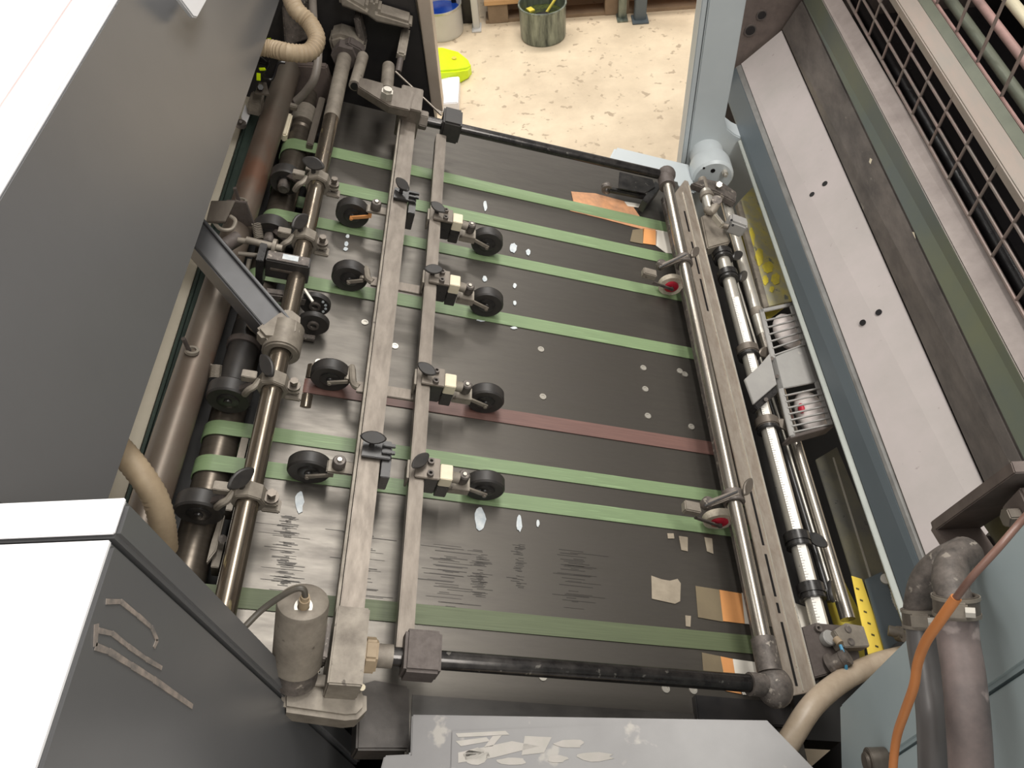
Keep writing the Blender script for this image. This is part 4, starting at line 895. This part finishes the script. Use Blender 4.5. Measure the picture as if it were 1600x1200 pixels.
part('fitting', M().cyl(BD(1388, 985, .03), BD(1410, 990, .04), .009, 14).cyl(BD(1402, 990, .03), BD(1412, 991, .04), .013, 12), dusty_m, sb2)

# valve blocks
vb = thing('valve_block', 'dark valve block with round button and grey side block at the near right', 'valve', BD(1300, 1010, 0))
q = [BD(x, y, .05) for x, y in ((1252, 980), (1275, 973), (1335, 978), (1345, 1030), (1300, 1052), (1272, 1060))]
part('base_block', M().prism(q, (0, 0, -.05)), cast_m, vb, bevel=.002)
q = [BD(x, y, .075) for x, y in ((1303, 985), (1322, 973), (1350, 978), (1360, 1010), (1320, 1012))]
part('upper_block', M().prism(q, (0, 0, -.024)), dusty_m, vb, bevel=.0015)
for x, y in ((1325, 983), (1330, 1003)):
    part('screw_hole', M().ring(BD(x, y, .0755), (0, 0, 1), .0062, .0042, .002, 16).cyl(BD(x, y, .0752), BD(x, y, .0757), .0042, 12), castgrey_m, vb)
part('round_button', M().lathe(BD(1290, 1000, .05), (0, 0, 1), [(.0115, 0), (.0125, .004), (.0125, .012), (.011, .014), (.002, .014)], 24), lightgrey_m, vb)
part('knob', M().lathe(BD(1298, 1040, .05), (.5, .25, 1), [(.018, 0), (.018, .006), (.0125, .008), (.012, .022), (.013, .023), (.013, .032), (.002, .033)], 28), castgrey_m, vb)
part('socket_screw', M().ring(BD(1278, 982, .053), (0, 0, 1), .006, .003, .006, 16), castgrey_m, vb)
part('fitting', M().cyl(BD(1306, 998, .07), BD(1313, 1006, .075), .006, 12), hose_m, vb)
part('blue_tube', M().tube([BD(x, y, h) for x, y, h in ((1313, 1008, .076), (1318, 1022, .078), (1322, 1040, .074), (1321, 1056, .06))], .0026, 8), bluetube_m, vb)
part('threaded_end', M().cyl(BD(1286, 1058, .03), BD(1292, 1075, .02), .009, 14), bright_m, vb)
# far fitting
fv = thing('valve_fitting', 'pale metal fitting with hex cube block at the far end of the ruler tube', 'valve', BD(1140, 345, 0))
part('base_block', M().prism([BD(x, y, .05) for x, y in ((1096, 338), (1110, 330), (1128, 348), (1142, 378), (1120, 384), (1106, 388))], (0, 0, -.03)), dusty_m, fv, bevel=.003)
part('elbow', M().tube([BD(1105, 328, .055), BD(1112, 330, .065), BD(1120, 318, .075)], .010, 12), dusty_m, fv)
part('cap', M().cyl(BD(1118, 318, .07), BD(1120, 312, .085), .0125, 18), castgrey_m, fv)
part('lever', M().box(BD(1122, 345, .085), (.010, .034, .016), rz(28)), bright_m, fv, bevel=.002)
part('cube_block', M().box(BD(1150, 352, .08), (.045, .036, .036), rz(-12)), lightgrey_m, fv, bevel=.005)
for x, y in ((1143, 344), (1145, 352)):
    part('pin_hole', M().cyl(BD(x, y, .0985), BD(x, y, .0995), .003, 10), inkblack_m, fv)
part('nipple', M().cyl(BD(1126, 352, .075), BD(1138, 354, .08), .006, 12), dusty_m, fv)
eb = thing('rod_end_bracket', 'dark bracket plate joining rods below the blue boss', 'bracket', BD(1130, 292, 0))
part('bracket_plate', M().prism([BD(x, y, .04) for x, y in ((1080, 286), (1100, 278), (1130, 285), (1152, 300), (1150, 316), (1120, 300))], (0, 0, -.02)), castgrey_m, eb, bevel=.003)
part('hex_bolt', M().cyl(BD(1122, 292, .04), BD(1124, 288, .055), .008, 6), bright_m, eb)

# brush wheels on the cross rod
def brush(px, py, clx, cly, endx, endy, lab, kx, ky, hid=False):
    c = BD(px, py, .028); t = thing('brush_wheel_arm', lab, 'brush wheel', c-V((0, 0, .028)), 'B', 'brush wheels on the cross rod')
    cl_ = BD(clx, cly, .10); en = BD(endx, endy, .06)
    part('rod_clamp', M().ring(V((.694, cl_.y, .09)), (0, 1, 0), .0185, .0128, .022, 20), castgrey_m, t, bevel=.001)
    part('arm', M().beam(V((.694, cl_.y, .108)), BD(kx, ky, .075), .012, .009), rail_m, t, bevel=.002)
    part('arm_groove', M().beam(V((.690, cl_.y, .1128)), BD(kx, ky, .080), .003, .001), blackplastic_m, t)
    part('thumb_leaf', M().leaf(V((.712, cl_.y+.012, .112)), .042, .018, .006, rz(58) @ rot(20, 'X')), rail_m, t)
    part('knob', M().lathe(BD(kx, ky, .066), (0, 0, 1), [(.0095, 0), (.0105, .002), (.0105, .014), (.009, .017), (.004, .017)], 24), castgrey_m, t)
    part('end_block', M().box(en, (.030, .020, .016), rz(-4)), dusty_m, t, bevel=.002)
    w1 = part('bristle_disc', M().lathe(c, (0, 1, 0), [(.014, .001), (.027, 0), (.028, .002), (.028, .012), (.026, .014)], 32), bristle_m, t)
    part('red_hub', M().lathe(c, (0, -1, 0), [(.0155, -.004), (.0155, .002), (.012, .004), (.004, .004)], 28), red_m, w1, label='red hub of the brush')
    part('axle_arm', M().beam(en+V((.012, -.01, -.012)), c+V((0, -.008, 0)), .003, .006).cyl(c+V((0, -.01, 0)), c, .004, 10), castgrey_m, t)
brush(1049, 448, 1072, 404, 1014, 428, 'red hubbed brush wheel hanging from the far part of the cross rod', 1030, 418)
brush(1124, 816, 1168, 776, 1080, 794, 'red hubbed brush wheel hanging from the near part of the cross rod', 1101, 790)

# side lay bracket at the far edge of the board
sl = thing('side_lay_bracket', 'black sheet bracket with small roller arm under the far right elbow', 'bracket', BD(990, 290, 0))
part('bracket_plate', M().prism([BD(x, y, .045) for x, y in ((968, 268), (1020, 280), (1024, 292), (1008, 302), (966, 294))], (0, 0, -.003)), black_rod_m, sl, bevel=.001)
part('bracket_side', M().prism([BD(x, y, .042) for x, y in ((1024, 283), (1034, 290), (1012, 318), (1004, 312))], (0, 0, -.03)), blackplastic_m, sl, bevel=.001)
part('roller_arm', M().beam(BD(950, 296, .03), BD(1010, 308, .03), .014, .012), blackplastic_m, sl, bevel=.003)
part('small_roller', M().ring(BD(948, 294, .03), (0, 1, 0), .013, .005, .014, 20), castgrey_m, sl)

# ================================================================== HOSES AT THE RIGHT (world axes)
solo('beige_hose', M().tube([BD(x, y, h) for x, y, h in ((1212, 1196, .02), (1238, 1150, .05), (1270, 1102, .065), (1312, 1066, .06), (1362, 1040, .05), (1410, 1026, .03), (1470, 1015, .0))], .0168, 18), tan_m, 'translucent tan hose curving from under the grey cover to the teal panel', 'hose', o=BD(1300, 1075, .05))
FW = V((_f.x, _f.y, _f.z)); FW = RZv = V((RX.z, RY.z, RZ.z))
hx = .725
def wr(p, px): return px*abs((p-CAM).dot(FW))/F
def hose(pts, elb, rp, mat, emat, lab, epx):
    P = [XP(px, py, hx+dx) for px, py, dx in pts]; rr = wr(P[2], rp)
    t = thing('thick_hose', lab, 'hose', P[2], 'W')
    part('hose_tube', M().tube(P, rr, 24, 8), mat, t)
    E = [XP(px, py, hx+dx) for px, py, dx in elb]
    part('elbow', M().tube(E, wr(E[0], epx), 20, 6), emat, t)
    return P, rr
P1, r1_ = hose([(1438, 972, -.01), (1442, 1010, -.012), (1450, 1060, -.015), (1457, 1120, -.02), (1460, 1200, -.02), (1462, 1290, -.02)], [(1436, 985, -.01), (1437, 945, -.008), (1448, 905, -.002), (1475, 878, .01), (1510, 860, .03)], 23, darkhose_m, castgrey_m, 'dark smooth thick hose, the left one of the two beside the teal panel', 23)
P2, r2_ = hose([(1494, 955, -.02), (1497, 1000, -.022), (1505, 1050, -.025), (1512, 1120, -.03), (1517, 1200, -.03), (1520, 1290, -.03)], [(1494, 962, -.02), (1490, 935, -.018), (1484, 905, -.012), (1490, 880, .0), (1512, 862, .02)], 31, mauvehose_m, castgrey_m, 'dusty mauve thick hose, the right one of the two beside the teal panel', 27)
def hclamp(px, py, qx, qy, r, dx, lab):
    a = XP(px, py, hx+dx); b = XP(qx, qy, hx+dx); ax = (b-a).normalized(); t = thing('hose_clamp', lab, 'clamp', a, 'W')
    part('band', M().ring(a, ax, r+.0022, r-.001, .018, 28), rail_m, t, bevel=.0005)
    part('band_edge', M().ring(a-ax*.007, ax, r+.003, r, .003, 28).ring(a+ax*.007, ax, r+.003, r, .003, 28), dusty_m, t)
    s = (CAM-a).normalized(); s = (s-ax*s.dot(ax)).normalized(); c_ = ax.cross(s)
    R = Matrix((c_, ax, s)).transposed()
    part('screw_housing', M().box(a+s*(r+.004), (.016, .013, .007), R), dusty_m, t, bevel=.0015)
    part('screw', M().cyl(a+s*(r+.006)-c_*.013, a+s*(r+.006)-c_*.006, .0045, 6), bright_m, t)
hclamp(1438, 966, 1442, 1000, r1_, -.01, 'steel band clamp on the dark smooth hose')
hclamp(1494, 946, 1497, 985, r2_*.95, -.02, 'worm screw clamp on the dusty mauve hose')
P = [XP(x, y, hx+dx) for x, y, dx in ((1640, 768, -.03), (1598, 812, -.04), (1560, 856, -.06), (1520, 900, -.075), (1494, 934, -.08))]
oc = thing('orange_cable', 'orange cable crossing in front of the two thick hoses', 'cable', P[3], 'W')
part('upper_sheath', M().tube(P, wr(P[2], 6), 14), brown_m, oc, label='brown upper length of the cable')
P = [XP(x, y, hx+dx) for x, y, dx in ((1494, 934, -.08), (1470, 968, -.085), (1447, 1002, -.085), (1434, 1036, -.082), (1428, 1072, -.08), (1414, 1112, -.075), (1401, 1152, -.07), (1395, 1205, -.07), (1392, 1290, -.07))]
part('lower_sheath', M().tube(P, wr(P[3], 7.5), 14), cable_m, oc)
p = XP(1386, 1190, XT); solo('panel_latch', M().cyl(p+V((.0, .0, 0)), p+V((-.022, 0, 0)), .016, 24).cyl(p+V((-.022, 0, 0)), p+V((-.026, 0, 0)), .011, 20), rail_m, 'round metal latch on the teal panel at the bottom edge', 'latch', sp='W', bevel=.001)

# ================================================================== FLOOR ITEMS (world)
def can(px, py, d, h, wall, ink, lab, dep, ridge=0):
    p = HZ(px, py, FLZ); r = d/2; t = thing('ink_can', lab, 'can', p, 'W', 'ink cans on the floor')
    z = V((0, 0, 1))
    part('can_wall', M().lathe(p, z, [(r*.94, 0), (r*.97, .006), (r*.985, .012), (r, h-.012), (r*1.02, h-.006), (r*1.02, h), (r*.97, h), (r*.955, h-.01), (r*.95, .01)], 48), wall, t)
    part('can_rim', M().ring(p+z*(h-.002), z, r*1.035, r*.965, .008, 48), bright_m if not ridge else can_m, t)
    part('ink', M().cyl(p+z*(.012), p+z*(h-dep), r*.945, 40), ink, t)
    return p, r, h, t
p, r, h, t = can(849, 56, .235, .17, can_m, ink_m, 'ink streaked grey steel can standing on the open floor', .06, 1)
part('stirrer', M().cyl(p+V((.02, .02, h-.06)), p+V((.075, .05, h+.0)), .007, 10), yellow_m, t)
part('ink_lump', M().ell(p+V((0, -.02, h-.058)), (.05, .03, .02)), inkblack_m, t)
part('yellow_smear', M().box(p+V((-.06, .05, h-.055)), (.03, .04, .008), rz(30)), yellow_m, t)
p, r, h, t = can(692, 50, .225, .15, canwhite_m, inkblue_m, 'pale can filled with deep blue ink beside the metal edge', .035)
# neon yellow scoop shaped wedge on the floor and white box
c = HZ(700, 118, FLZ)
sc_ = thing('neon_plastic_tray', 'bright neon yellow plastic tray lying on the floor', 'tray', c, 'W')
m = M(); prof = [(-.19, .10, .085), (-.12, .115, .09), (-.02, .11, .09), (.06, .085, .075), (.105, .045, .055), (.118, .0, .045)]
vs = []; 
for x, hw, hh in prof:
    vs += [c+V((x, -hw, 0)), c+V((x, -hw*1.0, hh)), c+V((x, hw, hh)), c+V((x, hw, 0))]
fs_ = []
for i in range(len(prof)-1):
    for j in range(4): fs_.append((i*4+j, (i+1)*4+j, (i+1)*4+(j+1) % 4, i*4+(j+1) % 4))
fs_ += [(0, 1, 2, 3), tuple(reversed(range(len(vs)-4, len(vs))))]
m.add(vs, fs_); part('tray_body', m, neon_m, sc_, bevel=.012)
part('tray_opening', M().box(c+V((-.09, .02, .0905)), (.09, .09, .003)), olivein_m, sc_, bevel=.001)
part('dimple', M().cyl(c+V((.04, .01, .076)), c+V((.04, .01, .085)), .012, 14), yellow_m, sc_)
a0 = HZ(672, 178, FLZ); 
solo('white_box', M().bx(-.28, .030, 3.20, 3.42, FLZ, FLZ+.05), white_m, 'white flat box on the floor beside the metal frame edge', 'box', sp='W', bevel=.004)
# pallet
pa = thing('wooden_pallet', 'orange brown wooden pallet with dark gap at the top edge', 'pallet', HZ(860, 30, FLZ), 'W')
y0 = HZ(860, 40, FLZ).y+.06
for x0, x1 in ((.165, .27), (.775, .90), (1.35, 1.45)):
    part('pallet_block', M().bx(x0, x1, y0, y0+.12, FLZ, FLZ+.10), woodgrey_m, pa, bevel=.003)
part('pallet_board', M().bx(.15, 1.47, y0-.01, y0+.10, FLZ+.101, FLZ+.122), wood_m, pa, bevel=.002)
for k in range(1, 6): part('pallet_board', M().bx(.15, 1.47, y0-.01+k*.13, y0+.10+k*.13, FLZ+.101, FLZ+.122), wood_m, pa, bevel=.002)
part('bottom_board', M().bx(.15, 1.47, y0+.005, y0+.1, FLZ, FLZ+.018), woodgrey_m, pa)
solo('stacked_sheets', M().bx(.17, 1.45, y0+.01, y0+.75, FLZ+.123, FLZ+.3), paper_m, 'pale paper stack resting on the wooden pallet', 'paper stack', sp='W', bevel=.002)
solo('dark_bin', M().lathe((-.26, y0+.42, FLZ), (0, 0, 1), [(.15, 0), (.165, .02), (.18, .5), (.17, .5), (.15, .1)], 40), inkblack_m, 'black round bin behind the blue ink can', 'bin', sp='W')
for x, yv, wd, lab, mt in ((745, 46, .035, 'dirty white post foot standing left of the pallet', canwhite_m), (972, 30, .04, 'grey steel post foot right of the pallet', can_m), (1000, 33, .06, 'wider grey steel post foot at the right of the pair', bluedark_m)):
    p = HZ(x, yv, FLZ); t = thing('post_foot', lab, 'post', p, 'W')
    part('post', M().box(p+V((0, .02, .3)), (wd, .05, .6)), mt, t, bevel=.004)
    part('foot_plate', M().box(p+V((0, .01, .004)), (wd*1.4, .09, .008)), mt, t, bevel=.002)
solo('dark_cabinet', M().bx(-.02, .09, y0+.02, y0+.5, FLZ, FLZ+.7), inkblack_m, 'black cabinet side between white post and pale can', 'cabinet', sp='W', bevel=.004)
